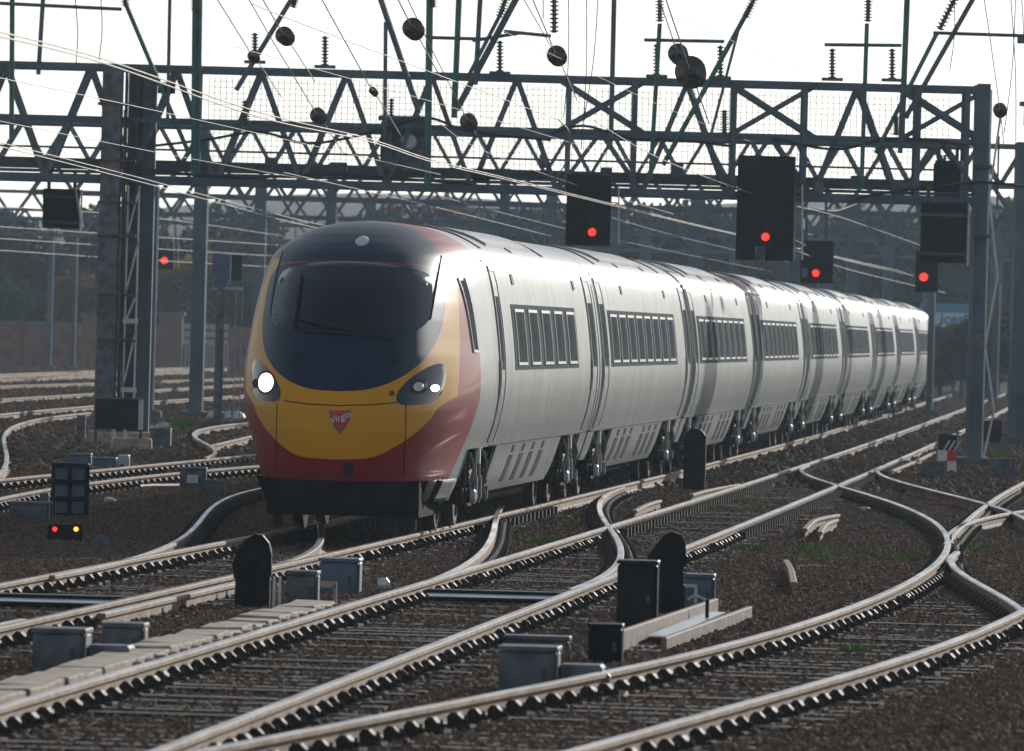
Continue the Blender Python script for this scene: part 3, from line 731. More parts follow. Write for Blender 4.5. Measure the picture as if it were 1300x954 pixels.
for sgn in (1, -1):
    h = nose_patch([(sgn*u, z) for u, z in hl], .006, 'headlight', 'lamp_glass', train)
    h['label'] = 'lit headlight glowing warm white' if sgn < 0 else 'dark teardrop headlight with a small bright point'
    def lamp(px, py, r, m, name, off=.014):
        u, z = uz(px, py); u = sgn*abs(u)
        nose_patch([(u+r*math.cos(a), z+r*math.sin(a)) for a in np.linspace(0, 2*math.pi, 16)[:-1]], off, name, m, h, rings=2, thick=.02)
    if sgn > 0:
        lamp(553, 493, .038, 'led_light', 'lamp'); lamp(532, 491, .085, 'grille', 'lamp', .010); lamp(532, 491, .05, 'boxwhite', 'lamp', .016)
    else:
        lamp(532, 491, .105, 'head_light', 'lamp'); lamp(532, 491, .135, 'grille', 'lamp', .009); lamp(553, 493, .055, 'grille', 'lamp')
wr = [uz(*p) for p in [(450, 332), (480, 334), (510, 338), (535, 344), (548, 350), (550, 370), (549, 390), (545, 408), (532, 419), (500, 424), (450, 426)]]
ws = smooth_poly(wr+[(-u, z) for u, z in wr[::-1]], 1)
nose_patch(ws, .010, 'windscreen', 'windscreen', train, rings=8)
for a, b in (((378, 405), (500, 432)), ((385, 421), (480, 426)), ((384, 350), (374, 420))):
    pts = [uz(a[0]+(b[0]-a[0])*t, a[1]+(b[1]-a[1])*t) for t in np.linspace(0, 1, 8)]
    MB().tube([(u, nose_s(u, z)-.035, z) for u, z in pts], .016, 6).build('wiper', 'gap', train)
tu, tz = uz(460, 306)
nose_patch([(tu+.075*math.cos(a), tz+.06*math.sin(a)) for a in np.linspace(0, 2*math.pi, 16)[:-1]], .012, 'top_lamp', 'boxwhite', train, rings=2)
# emblem and its script
sh = [uz(*p) for p in [(418, 521), (432, 521.5), (446, 521), (445, 532), (439, 543), (431.5, 551), (425, 543), (419, 532)]]
em = nose_patch(sh, .010, 'emblem', 'boxgrey', train, rings=2)
cu, cz = sum(p[0] for p in sh)/8, sum(p[1] for p in sh)/8
nose_patch([(cu+(u-cu)*.84, cz+(z-cz)*.84+.004) for u, z in sh], .013, 'emblem_field', 'signred', em, rings=2)
lo = lettering('Virgin', .105, (cu, nose_s(cu, cz)-.022, cz+.02), 'signwhite', em, shear=.35, rz=0); lo.rotation_euler = (R(90), R(-22), 0)
# hatch lines, grilles, coupler flap
def nose_line(pxs, name='hatch_line', m='linepaint', r=.007):
    pts = []
    for (a, b) in zip(pxs[:-1], pxs[1:]):
        for t in np.linspace(0, 1, 7)[:-1]: pts.append(uz(a[0]+(b[0]-a[0])*t, a[1]+(b[1]-a[1])*t))
    pts.append(uz(*pxs[-1]))
    MB().tube([(u, nose_s(u, z)-.003, z) for u, z in pts], r, 5).build(name, m, train)
nose_line([(362, 509), (390, 513), (430, 515), (475, 514), (505, 511), (514, 509)])
nose_line([(352, 512), (351, 560), (351, 600), (356, 605), (430, 606), (510, 606), (513, 600), (515, 560), (516, 514)])
nose_patch([uz(*p) for p in [(437, 588), (443, 586), (449, 588), (449, 604), (443, 606), (437, 604)]], .012, 'coupler_flap', 'gap', train, rings=2)
nose_patch([uz(498+3.5*math.cos(a), 499.5+3.5*math.sin(a)) for a in np.linspace(0, 6.28, 12)[:-1]], .006, 'socket_cover', 'grille', train, rings=2)
for x0 in (373, 492):
    for i in range(6):
        a, b = uz(x0+i*3, 448), uz(x0+i*3, 462)
        MB().tube([(a[0], nose_s(*a)-.004, a[1]), (b[0], nose_s(*b)-.004, b[1])], .008, 5).build('grille_slot', 'gap', train)
seam = [uz(561-(561-547)*t, 325+(405-325)*t) for t in np.linspace(0, 1, 8)]    # pillar seams either side of the screen
for sg in (1, -1):
    MB().tube([(sg*u, nose_s(u, z)-.001, z) for u, z in seam], .010, 5).build('pillar_seam', 'gap', train)
# valance under the nose, lifeguards, side fairing edge
v, f, uv = nose_grid(.26, .60, 2.1, .05); mb = MB(); mb.add(v, f); mb.build('front_valance', 'black', train, ML)
MB().box((0, 2.6, .45), (1.7, 2.6, .5)).build('underframe', 'under', train, ML)
V = []; F = []; zs = np.linspace(.36, .615, 6); ss = np.linspace(1.75, 3.6, 8)
for z in zs:
    for s_ in ss: V.append((nose_u(s_+(.615-z)*.5, z), s_+(.615-z)*.5, z))
for j in range(5):
    for i in range(7): F.append((j*8+i, j*8+i+1, j*8+i+9, j*8+i+8))
o = MB().add(V, F).build('nose_side_fairing', 'silver', train, ML, smooth=True); md = o.modifiers.new('thick', 'SOLIDIFY'); md.thickness = .03
for u in (-.75, .75): MB().box((u, 1.6, .22), (.10, .06, .34)).build('lifeguard', 'bogie', train, ML)

# ------------------------------------------------------------------ overhead line structures
def curve_pts(pts, n=8):
    pts = [Vector(p) for p in pts]; out = []
    for i in range(len(pts)-1):
        p0, p1, p2, p3 = pts[max(i-1, 0)], pts[i], pts[i+1], pts[min(i+2, len(pts)-1)]
        for t in np.linspace(0, 1, n, endpoint=False):
            out.append(.5*((2*p1)+(p2-p0)*t+(2*p0-5*p1+4*p2-p3)*t*t+(3*p1-p0-3*p2+p3)*t**3))
    return out+[pts[-1]]

def zat(px, py, Y): return P(px, py, Y).z
def xat(px, py, Y): return P(px, py, Y).x
INS = {}
def insulator_prof(L_, r, n):
    pr = [(0, r*.45)]; 
    for i in range(n):
        a = L_*(i+.5)/n; d = L_/n*.5; pr += [(a-d*.8, r*.42), (a-d*.2, r), (a+d*.15, r*.95), (a+d*.3, r*.42)]
    return pr+[(L_, r*.45)]
def portal(label, Y, x0, x1, zt, zm, zb, depth, cols, bay, matn='gal', xbays=(), posts=(), gr=None, th=.13, name='overhead_gantry'):
    t = thing(name, label, 'gantry', ((x0+x1)/2, Y, GZ), 0, gr); o = Vector(t.location)
    def B(nm, a, b, w_, h_, m=matn): return MB().beam(Vector(a)-o, Vector(b)-o, w_, h_).build(nm, m, t)
    def A(nm, a, b, w_, m=matn): return MB().angle(Vector(a)-o, Vector(b)-o, w_).build(nm, m, t)
    for y in (Y, Y+depth):
        B('chord', (x0, y, zt), (x1, y, zt), th, th); B('chord', (x0, y, zb), (x1, y, zb), th, th*1.25)
        if zm: B('chord', (x0, y, zm), (x1, y, zm), th*.7, th*.7)
        n = int(round((x1-x0)/bay)); bx = (x1-x0)/n
        for i in range(n):
            a, b = x0+i*bx, x0+(i+1)*bx; m_ = (a+b)/2
            px = proj((m_, Y, zt))[0]
            if any(p0 < px < p1 for p0, p1 in xbays) and zm:
                A('brace', (a, y+.02, zm), (b, y+.02, zt), th*.75); A('brace', (a, y-.05, zt), (b, y-.05, zm), th*.75)
                A('brace', (a, y-.05, zb), (m_, y-.05, zm), th*.6); A('brace', (m_, y+.02, zm), (b, y+.02, zb), th*.6)
            else:
                A('brace', (a, y+.02, zb), (m_, y+.02, zt), th*.75); A('brace', (m_, y-.05, zt), (b, y-.05, zb), th*.75)
    for px in posts:
        x = xat(px, 160, Y)
        for y in (Y-.09, Y+depth+.09): B('post', (x, y, zb-.05), (x, y, zt+.03), th*.8, th*.8)
    n = int((x1-x0)/1.4)
    for i in range(n+1):
        x = x0+(x1-x0)*i/n
        B('cross_tie', (x, Y, zb), (x, Y+depth, zb), .07, .07); B('cross_tie', (x, Y, zt), (x, Y+depth, zt), .06, .06)
    for (x, wd, dp) in cols:
        for y in (Y+.12, Y+depth-.12):
            MB().box(Vector((x, y, (zt+.12+GZ)/2))-o, (wd, dp, zt+.12-GZ)).build('column', matn, t)
        for s_ in (-1, 1):
            zz = GZ+.4
            while zz < zb-.3:
                B('lacing', (x+s_*wd*.42, Y+.12, zz), (x+s_*wd*.42, Y+depth-.12, zz+.6), .03, .05); zz += .62
        MB().box(Vector((x, Y+depth/2, GZ+.06))-o, (wd*2.4, depth+.9, .28), bev=.04).build('footing', 'concdark', t)
    return t, o, B, A
G1 = 184.0
zt, zm, zb = zat(745, 101, G1), zat(745, 167, G1), zat(745, 243, G1)
xl1, xr1 = xat(-50, 160, G1), xat(1252, 160, G1)
g1, g1o, B1, A1 = portal('nearest lattice gantry spanning the tracks above the train', G1, xl1, xr1, zt, zm, zb, 1.3,
    [(xat(1245, 300, G1), .26, .30)], 1.66, xbays=((20, 110), (725, 800), (935, 1020), (1165, 1240)), posts=(135, 250, 722, 806, 932, 1022, 1166, 1228))
def G1b(nm, mb, m): return mb.build(nm, m, g1)
# walkway deck, handrail, mesh screen
MB().box(Vector(((xl1+xr1)/2, G1+.65, zb+.14))-g1o, (xr1-xl1-.4, 1.06, .05)).build('walkway', 'galdark', g1)
MB().box(Vector(((xl1+xr1)/2, G1+1.17, zb+.30))-g1o, (xr1-xl1-.4, .03, .22)).build('kick_board', 'galdark', g1)
for zz in (.62, 1.05):
    MB().tube([Vector((xl1+.3, G1+1.08, zb+zz))-g1o, Vector((xr1-.3, G1+1.08, zb+zz))-g1o], .022, 6).build('handrail', 'gal', g1)
ms = MB(); x = xat(262, 160, G1)
while x < xr1-.6:
    ms.beam(Vector((x, G1+1.22, zb+.35))-g1o, Vector((x, G1+1.22, zt-.1))-g1o, .010, .010); x += .115
z = zb+.4
while z < zt-.1:
    ms.beam(Vector((xat(262, 160, G1), G1+1.235, z))-g1o, Vector((xr1-.6, G1+1.235, z))-g1o, .008, .008); z += .115
stuff(ms.build('mesh_screen', 'gal', g1))
# the wide column left: smooth leg, laddered leg, straps, second leg, bright zig-zag stay
def colm(nm, pxa, pxb, ytop, dy, m, dp=.34, zbase=GZ):
    xa, xb = xat(pxa, 300, G1), xat(pxb, 300, G1); z1 = zat((pxa+pxb)/2, ytop, G1)
    MB().box(Vector(((xa+xb)/2, G1+dy, (zbase+z1)/2))-g1o, (xb-xa, dp, z1-zbase), bev=.03).build(nm, m, g1); return (xa+xb)/2, z1
colm('column', 127, 153, 90, -.35, 'boxgrey', .42)
colm('column', 176, 194, 82, .5, 'gal', .4)
colm('column', 155, 158, 84, .0, 'galdark', .5)
colm('column', 158, 181, 88, .75, 'galdark', .10)
for pxl in (160, 171): colm('ladder_rail', pxl, pxl+1.6, 84, -.25, 'galdark', .05)
z = .2; xa, xb = xat(160, 300, G1), xat(172, 300, G1)
while z < zt:
    MB().tube([Vector((xa, G1-.25, z))-g1o, Vector((xb, G1-.25, z))-g1o], .014, 6).build('ladder_rung', 'galdark', g1); z += .30
for py in (133, 205, 258, 300, 375, 432):
    MB().box(Vector(((xat(126, py, G1)+xat(174, py, G1))/2, G1-.36, zat(150, py, G1)))-g1o, (xat(174, py, G1)-xat(126, py, G1), .50, .05)).build('strap', 'rust', g1)
MB().box(Vector((xat(156, 300, G1), G1-.42, (zat(156, 140, G1)+zat(156, 500, G1))/2))-g1o, (.035, .34, zat(156, 140, G1)-zat(156, 500, G1))).build('joint_strip', 'rust', g1)
py = 236; flip = 0
xa, xb = xat(163, 300, G1), xat(177, 300, G1)
for x in (xa, xb): MB().beam(Vector((x, G1-.45, zat(170, 236, G1)))-g1o, Vector((x, G1-.45, zat(170, 508, G1)))-g1o, .035, .035).build('stay', 'galbright', g1)
for a, b in ((240, 300), (310, 372), (374, 410), (420, 490)):
    MB().beam(Vector((xb, G1-.45, zat(176, a, G1)))-g1o, Vector((xa, G1-.45, zat(160, b, G1)))-g1o, .035, .035).build('stay', 'galbright', g1)
for py in (408, 495): MB().box(Vector(((xa+xb)/2, G1-.45, zat(168, py, G1)))-g1o, (xb-xa+.08, .06, .09)).build('stay_plate', 'galbright', g1)
MB().box(Vector((xat(160, 560, G1), G1, GZ+.1))-g1o, (1.5, 1.6, .35), bev=.05).build('footing', 'concrete', g1)
# right column: zig-zag stay, number plate, top bracket
xc = xat(1245, 300, G1)
for i, (a, b) in enumerate(((130, 250), (250, 350), (350, 440), (440, 520), (520, 590))):
    x1_, x2_ = (xc+.15, xc+.36) if i % 2 else (xc+.36, xc+.15)
    MB().beam(Vector((x1_, G1-.06, zat(1245, a, G1)))-g1o, Vector((x2_, G1-.06, zat(1245, b, G1)))-g1o, .045, .045).build('stay', 'galbright', g1)
MB().beam(Vector((xc+.145, G1-.07, 0))-g1o, Vector((xc+.145, G1-.07, zt))-g1o, .03, .03).build('edge_angle', 'galbright', g1)
npz = zat(1240, 433, G1); MB().box(Vector((xc, G1-.06, npz))-g1o, (.27, .02, .30)).build('number_plate', 'boxgrey', g1)
for py in (212, 300): MB().box(Vector((xc, G1-.05, zat(1245, py, G1)))-g1o, (.34, .36, .06)).build('collar', 'galdark', g1)
# tubes and insulators carried by the gantry (traced: lower end on the beam, upper end above the picture)
def gtube(a, b, r, m, dy=-.35, nm='drop_tube'):
    p, q = P(a[0], a[1], G1+dy), P(b[0], b[1], G1+dy)
    d = q-p
    if b[1] < 3: q = q+d.normalized()*.7
    MB().tube([p-g1o, q-g1o], r, 8).build(nm, m, g1)
for a, b, r, m in [((15, 175), (16, 0), .05, 'tube_green'), ((49, 95), (55, 0), .045, 'gal'), ((240, 195), (160, 5), .045, 'tube_green'), ((213, 160), (216, 0), .035, 'gal'),
                   ((246, 222), (248, 0), .055, 'tube_green'), ((251, 222), (254, 0), .055, 'tube_green'), ((300, 115), (370, 0), .05, 'gal'), ((489, 170), (490, 28), .04, 'gal'),
                   ((532, 142), (484, 0), .06, 'gal'), ((543, 235), (546, 0), .07, 'tube_green'), ((577, 150), (583, 0), .06, 'tube_green'), ((604, 108), (610, 0), .05, 'gal'),
                   ((580, 140), (655, 0), .065, 'gal'), ((596, 95), (640, 10), .04, 'gal'), ((776, 175), (780, 0), .05, 'gal'), ((826, 228), (838, 30), .045, 'tube_green'),
                   ((842, 210), (955, 5), .05, 'tube_green'), ((902, 175), (940, 30), .03, 'gal'), ((1094, 240), (1101, 30), .045, 'tube_green'), ((1145, 180), (1152, 0), .06, 'tube_green'),
                   ((1112, 195), (1190, 42), .045, 'tube_green'), ((1150, 150), (1235, 0), .05, 'gal'), ((1143, 195), (1146, 120), .05, 'gal')]:
    gtube(a, b, r, m, dy=-.35-random.random()*.25)
for a, b in [((-10, 4), (155, 12)), ((548, 48), (620, 50)), ((600, 52), (662, 42)), ((640, 40), (700, 46)), ((818, 51), (920, 53)), ((1047, 57), (1145, 58)), ((1185, 42), (1310, 46))]:
    gtube(a, b, .035, 'tube_green' if a[0] in (818, 1047) else 'gal', -.4, 'insulator_bar')
def ginsul(px, py0, py1, r, n, px2=None, dy=-.1, mt_='insulator'):
    a, b = P(px, py0, G1+dy), P(px2 if px2 else px, py1, G1+dy); d = b-a
    MB().lathe(a-g1o, d, insulator_prof(d.length, r, n), 12).build('insulator', mt_, g1)
for px, a, b in ((413, 84, 46), (635, 92, 52), (834, 96, 56), (915, 98, 58), (1057, 100, 62), (1133, 101, 62), (324, 78, 42)):
    ginsul(px, a, b, .085, 9); p = P(px, a+1, G1); MB().box(p-g1o, (.42, .3, .06)).build('insulator_base', 'gal', g1)
for px, a, b, p2 in ((704, 42, -6, 704), (838, 28, -8, 838), (947, 22, -10, 962), (1102, 28, -8, 1103), (1193, 38, -4, 1214), (550, 10, -12, 550), (634, 22, -10, 646), (372, 10, -8, 378), (160, 8, -10, 158), (248, 14, -6, 248), (312, 160, 128, 312), (920, 170, 140, 920), (1138, 172, 148, 1138)):
    ginsul(px, a, b, .10, 9, p2, dy=-.5)
for pts in ([(190, 186), (260, 178), (330, 168), (385, 182), (440, 176), (500, 160), (545, 150), (600, 168), (700, 178)], [(700, 170), (742, 160), (800, 176), (862, 178), (930, 186)], [(980, 176), (1060, 190), (1120, 178), (1180, 178), (1230, 186)], [(170, 214), (300, 226), (420, 222), (600, 234)], [(1080, 255), (1120, 246), (1240, 232), (1300, 238)]):
    MB().tube([q-g1o for q in curve_pts([P(x_, y_, G1-.22) for x_, y_ in pts], 6)], .028, 6).build('cable', 'cable', g1)
for px, py in ((212, 112), (345, 205), (430, 212), (612, 222), (690, 205), (770, 222), (860, 215), (905, 228), (1040, 238), (1090, 232), (1150, 235)):
    MB().box(P(px, py, G1-.2)-g1o, (random.uniform(.15, .4), .2, random.uniform(.12, .3)), bev=.02).build('junction_box', random.choice(('galdark', 'black', 'boxgrey')), g1)
# boxes standing on the walkway
def boxpx(x0, y0, x1, y1, Y, dp, name, m, label, cat, bev=.03, rz=0., parent=None, grp=None):
    cx = (x0+x1)/2; a = P(cx, y0, Y); b = P(cx, y1, Y); wd = (x1-x0)/FPX*Y; h = a.z-b.z
    mb = MB().box((0, 0, h/2), (wd, dp, h), bev=min(bev, wd*.2, h*.2))
    if parent:
        o = mb.build(name, m, parent); o.location = Vector((b.x, Y, b.z))-Vector(parent.location); o.rotation_euler = (0, 0, rz); return o
    o = mb.build(name, m); o.location = (b.x, Y, b.z); o.rotation_euler = (0, 0, rz)
    return tag(o, label, cat, grp)
tk = thing('transformer', 'grey ribbed transformer tank standing on the gantry walkway', 'transformer', P(511, 220, G1+.5)); s_ = G1/FPX
MB().box((0, 0, .55), (57*s_, .62, 1.0), bev=.06).build('tank', 'boxgrey', tk); MB().box((0, 0, 1.08), (64*s_, .7, .09), bev=.02).build('lid', 'gal', tk)
for i in range(7): MB().box((-.36+i*.12, -.35, .55), (.03, .08, .7)).build('fin', 'boxgrey', tk)
for x in (-.25, .28): MB().lathe((x, 0, 1.12), (0, 0, 1), insulator_prof(.35, .07, 6), 10).build('bushing', 'insulator', tk)
MB().lathe((.12, -.36, .62), (0, -1, 0), [(0, .16), (.05, .16), (.07, .12), (.07, .02)], 16).build('gauge', 'galbright', tk)
tk2 = thing('transformer', 'small black tank on the gantry beside the right column', 'transformer', P(1202, 243, G1+.6))
MB().box((0, 0, .3), (34*s_, .5, .58), bev=.06).build('tank', 'black', tk2); MB().lathe((-.05, 0, .58), (0, 0, 1), insulator_prof(.14, .06, 3), 10).build('bushing', 'insulator', tk2)

# ---- further gantries
def simple_portal(label, Y, pxl, pxr, pyt, pyb, cols, m='gal', bay=2.0, grp=None):
    zt_, zb_ = zat(745, pyt, Y), zat(745, pyb, Y)
    return portal(label, Y, xat(pxl, 200, Y), xat(pxr, 200, Y), zt_, None, zb_, 1.0, [(xat(c, 300, Y), wd, .3) for c, wd in cols], bay, m, th=.12)
simple_portal('second lattice gantry just behind the nearest one', 236, -60, 1330, 172, 222, [(254, .34), (1297, .34)], bay=1.15)
simple_portal('thin lattice gantry between the second and the third', 278, 40, 1290, 222, 262, [(420, .3), (640, .3), (1010, .35)], bay=1.3)
simple_portal('hazy lattice gantry above the rear carriages', 370, -30, 1400, 262, 296, [(470, .4), (780, .4), (935, .4), (1130, .4)], bay=1.5)
simple_portal('third lattice gantry seen beneath the nearest beam', 322, 120, 1240, 246, 286, [(700, .4), (886, .5), (1085, .4), (330, .4)], bay=1.4)
simple_portal('farthest hazy lattice gantry beyond the train roof', 420, -40, 1420, 285, 316, [(160, .5), (560, .5), (820, .5), (1050, .6), (1180, .35), (1268, .5)], bay=1.7)

# ---- wires
def wire(pts, r, name, label, cat='wire', m='wire', grp=None):
    o0 = Vector(pts[0]); mb = MB().tube([Vector(p)-o0 for p in pts], r, 6); o = mb.build(name, m); o.location = o0; return tag(o, label, cat, grp)
def sag(a, b, s_, n=14): return [Vector(a).lerp(Vector(b), t)-Vector((0, 0, s_*4*t*(1-t))) for t in np.linspace(0, 1, n)]
def pxline(pts, z): # a near-level wire: heights fix the depth
    out = []
    for px, py in pts:
        a, b = ray(px, py); Y = (CAMH-z)/b; out.append(Vector((a*Y, Y, z)))
    return out
def yline(pts): return [P(px, py, Y) for px, py, Y in pts]
def contact(Y, u, z): q = T_far(Y, u); return Vector((q.x, q.y, z))
for d, nm in ((0, 'lower wire of the pair over the train'), (.055, 'upper wire of the pair over the train')):
    wire(curve_pts(yline([(-20, 36+d*110, 66), (130, 75+d*90, 78), (330, 143+d*110, 92), (467, 176+d*60, 106), (552, 204+d*50, 120), (655, 229+d*40, 140), (813, 268+d*30, 180), (934, 297+d*20, 220), (1150, 346, 320)])), .0075, 'contact_wire', nm+', passing the signals')
for d in (0, 5):
    wire(curve_pts(yline([(-20, 176+d, 110), (170, 224+d, 140), (290, 256+d, 165), (400, 284+d, 200), (560, 318, 260)])), .0075, 'contact_wire', ('upper' if not d else 'lower')+' sunlit wire of the pair crossing in front of the wide column')
wire(curve_pts(yline([(320, 5, 95), (406, 39, 105), (660, 134, 135), (709, 152, 142)])), .0065, 'catenary_wire', 'sunlit wire slanting across the sky to the drop above the hanging signal')
wire(curve_pts(yline([(709, 152, 142), (722, 166, 144), (724, 185, 145), (716, 212, 147), (700, 232, 150)]), 5), .012, 'jumper_wire', 'curved jumper wire hanging beside the first red signal')
wire(curve_pts(yline([(755, 154, 140), (846, 205, 160), (980, 254, 190), (1064, 275, 215), (1170, 312, 260)])), .0075, 'contact_wire', 'sunlit wire passing in front of the tallest hanging signal')
wire(curve_pts(yline([(560, 158, 150), (610, 190, 160), (735, 236, 184), (855, 272, 214)])), .0065, 'catenary_wire', 'thin wire dipping from the gantry top towards the first red signal')
wire(curve_pts(yline([(360, 219, 150), (552, 263, 184), (700, 300, 230)])), .0065, 'catenary_wire', 'thin wire just above the train windscreen')
for i, (a, b, c) in enumerate((((1010, 305), (1060, 327), (1160, 350)), ((1010, 318), (1080, 343), (1200, 372)), ((1030, 262), (1060, 268), (1090, 258)))):
    wire(curve_pts(yline([(a[0], a[1], 230), (b[0], b[1], 250), (c[0], c[1], 280)])), .010, 'catenary_wire', ('upper far wire above the last carriages', 'lower far wire above the last carriages', 'short sagging jumper under the gantry beside the tallest signal')[i])
for i, (y0, y1) in enumerate(((300, 312), (315, 326), (330, 340), (275, 300))):
    wire(curve_pts(yline([(-30, y0-14, 250), (180, y0, 280), (360, y1, 320)])), .010, 'contact_wire', 'thin far wire strung over the yard before the dark trees', grp='far wires over the yard')
wire(curve_pts(yline([(690, 24, 150), (690, -5, 150)])), .008, 'dropper_wire', 'thin vertical wire by the hanging insulator')
for px0, px1, py1 in ((660, 700, 60), (722, 716, 150), (760, 742, 150), (745, 738, 190), (1212, 1206, 90), (1290, 1275, 170), (1283, 1290, 180), (1297, 1300, 160), (95, 97, 80), (128, 126, 76)):
    wire(curve_pts(yline([(px0, -10, 170), ((px0+px1)/2+3, py1/2, 170), (px1, py1, 170)]), 6), .009, 'dropper_wire', 'thin loose dropper wire hanging against the sky', m='cable', grp='loose droppers')
for i, (a, b, c) in enumerate((((-20, 95, 90), (240, 150, 118), (560, 222, 160)), ((-20, 150, 110), (260, 205, 150), (520, 250, 220)), ((300, 60, 110), (620, 150, 150), (900, 235, 210)), ((640, 40, 140), (900, 160, 180), (1150, 250, 240)), ((860, 20, 150), (1080, 120, 190), (1300, 215, 240)), ((690, 250, 180), (860, 300, 230), (1010, 335, 300)), ((560, 250, 170), (760, 300, 220), (980, 345, 320)))):
    wire(curve_pts(yline([a, b, c])), .005, 'catenary_wire', 'faint thin wire running obliquely through the gantry lattice', grp='faint oblique wires')
# end-on tension insulators on the wires
for px, py, r, Y, lab in ((363, 47, 11.5, 150, 'dark round insulator on the slanting tube left of the tall twin tubes'), (526, 38, 13.5, 140, 'dark round insulator beside the thick slanted tube'), (708, 72, 12.5, 150, 'dark round insulator under the thin droppers'), (862, 70, 13, 150, 'smaller dark round insulator touching the largest one'), (878, 93, 20, 128, 'largest dark round insulator'), (1270, 141, 9, 175, 'dark round insulator beside the top of the right column'), (323, 73, 7, 165, 'small dark round insulator behind a standing insulator'), (596, 156, 11, 178, 'hazy round insulator inside the gantry truss'), (405, 148, 10, 178, 'hazy round insulator on a cable inside the truss'), (475, 117, 5, 150, 'tiny dark insulator on a thin wire')):
    o0 = P(px, py, Y); rr = r/FPX*Y; ax = Vector((.07, 1, -.06))
    mb = MB().lathe(-ax*.35, ax, [(0, rr*.2), (.02, rr*.25)]+[q for i in range(5) for q in ((.05+i*.12, rr*.4), (.09+i*.12, rr*(1 if i == 0 else .93)), (.12+i*.12, rr*.9), (.14+i*.12, rr*.4))]+[(.72, rr*.2)], 20)
    t = thing('line_insulator', lab, 'insulator', o0); mb.build('sheds', 'insulator', t, smooth=False)
    MB().lathe(-ax*.42, ax, [(0, rr*.12), (.02, rr*.3), (.06, rr*.34), (.08, rr*.2)], 14).build('cap', 'galdark', t)
    MB().tube([-ax*.35, -ax*.35+Vector((-.7, -9, 1.2)), -ax*.35+Vector((-1.8, -22, 3.2))], .010, 5).build('tail_wire', 'wire', t)
    MB().tube([ax*.35, ax*.35+Vector((.35, 5, -.55))], .010, 5).build('tail_wire', 'wire', t)

# ------------------------------------------------------------------ signals
def signal(x0, y0, x1, y1, Y, lights, label, dp=.35, plate=None, hoods=True, ladder=None, hang=None):
    cx = (x0+x1)/2; b = P(cx, y1, Y); sc = Y/FPX; wd = (x1-x0)*sc; h = (y1-y0)*sc
    t = thing('signal', label, 'signal', (b.x, Y, b.z))
    MB().box((0, .03, h/2), (wd, .06, h), bev=.01).build('backboard', 'black', t)
    MB().box((0, .03+dp/2, h/2), (wd*.55, dp, h*.9), bev=.02).build('lamp_case', 'black', t)
    MB().box((wd/2+.012, .02, h/2), (.02, .10, h)).build('lit_edge_strip', 'galdark', t)  # greyer strip paints faint rim light on the right edge
    for k, (lx, ly, r) in enumerate(lights):
        c = P(lx, ly, Y-.04)-Vector(t.location); rr = r*sc
        lp = MB().lathe(c+Vector((0, 0, 0)), (0, -1, 0), [(0, rr), (.012, rr), (.02, rr*.5), (.022, rr*.1)], 16).build('lamp', 'red_light', t)
        v = []; 
        for a in np.linspace(-.2, math.pi+.2, 11): v.append((math.cos(a), math.sin(a)))
        mb = MB()
        for i in range(10):
            (a, c1), (d, e) = v[i], v[i+1]; R1 = rr*1.35; R2 = rr*1.45; dd = -.22
            mb.add([c+Vector((a*R1, 0, c1*R1)), c+Vector((d*R1, 0, e*R1)), c+Vector((d*R1, dd, e*R1)), c+Vector((a*R1, dd, c1*R1)), c+Vector((a*R2, 0, c1*R2)), c+Vector((d*R2, 0, e*R2)), c+Vector((d*R2, dd, e*R2)), c+Vector((a*R2, dd, c1*R2))], [(0, 1, 2, 3), (7, 6, 5, 4), (3, 2, 6, 7), (0, 4, 5, 1)])
        mb.build('hood', 'black', t)
        for j in (1, 2):                                    # unlit aspects above the lit one
            c2 = c+Vector((0, 0, rr*3.2*j))
            if c2.z+rr < h: MB().lathe(c2, (0, -1, 0), [(0, rr), (.012, rr), (.02, rr*.5), (.022, rr*.1)], 14).build('dark_lamp', 'blackpaint', t)
    if plate:
        px, py, w_, h_, lines = plate; c = P(px, py, Y-.06)-Vector(t.location)
        pl = MB().box(c, (w_*sc, .02, h_*sc), bev=.006).build('identity_plate', 'boxgrey', t)
        for i, tx in enumerate(lines): lettering(tx, h_*sc*.42, c+Vector((0, -.016, h_*sc*(.22-.42*i))), 'blackpaint', pl)
    if ladder:
        xa, ya, xb, yb = ladder; p0 = P(xa, ya, Y+.1)-Vector(t.location); p1 = P(xa, yb, Y+.1)-Vector(t.location); wl = (xb-xa)*sc
        for d in (0, wl): MB().beam(p0+Vector((d, 0, 0)), p1+Vector((d, 0, 0)), .03, .03).build('ladder_rail', 'galbright', t)
        n = int((p0-p1).length/.16)
        for i in range(n): MB().tube([p0.lerp(p1, (i+.5)/n), p0.lerp(p1, (i+.5)/n)+Vector((wl, 0, 0))], .012, 5).build('ladder_rung', 'axlebox', t)
    if hang:
        for hx in (x0+8, x1-8):
            a, b2 = P(hx, y0+2, Y+.08)-Vector(t.location), P(hx, hang, Y+.08)-Vector(t.location); MB().beam(a, b2, .06, .06).build('hanger', 'galdark', t)
    return t
signal(718, 222, 774, 312, G1-.55, [(752, 295, 4.8)], 'black hanging signal with a red light directly above the first carriage roof', ladder=(776, 240, 786, 310))
signal(934, 198, 1006, 331, G1-.55, [(972, 301, 4.8)], 'tallest black hanging signal with a red light and a small identity plate', plate=(965, 323, 13, 20, ['G', '53']), ladder=(1009, 235, 1019, 330))
signal(1016, 306, 1057, 360, 236, [(1036, 347, 4.2)], 'low black signal with a red light just above the carriage roofs', dp=.3, plate=(1022, 346, 7, 12, []), hang=230)
signal(1162, 318, 1190, 371, 232, [(1173, 352, 5)], 'bright red signal beneath the large black board near the right column', dp=.3, hang=262)
signal(199, 317, 220, 342, 330, [(209, 331, 4)], 'small distant red signal between the two left masts', dp=.3, ladder=(221, 300, 227, 342), hang=270)
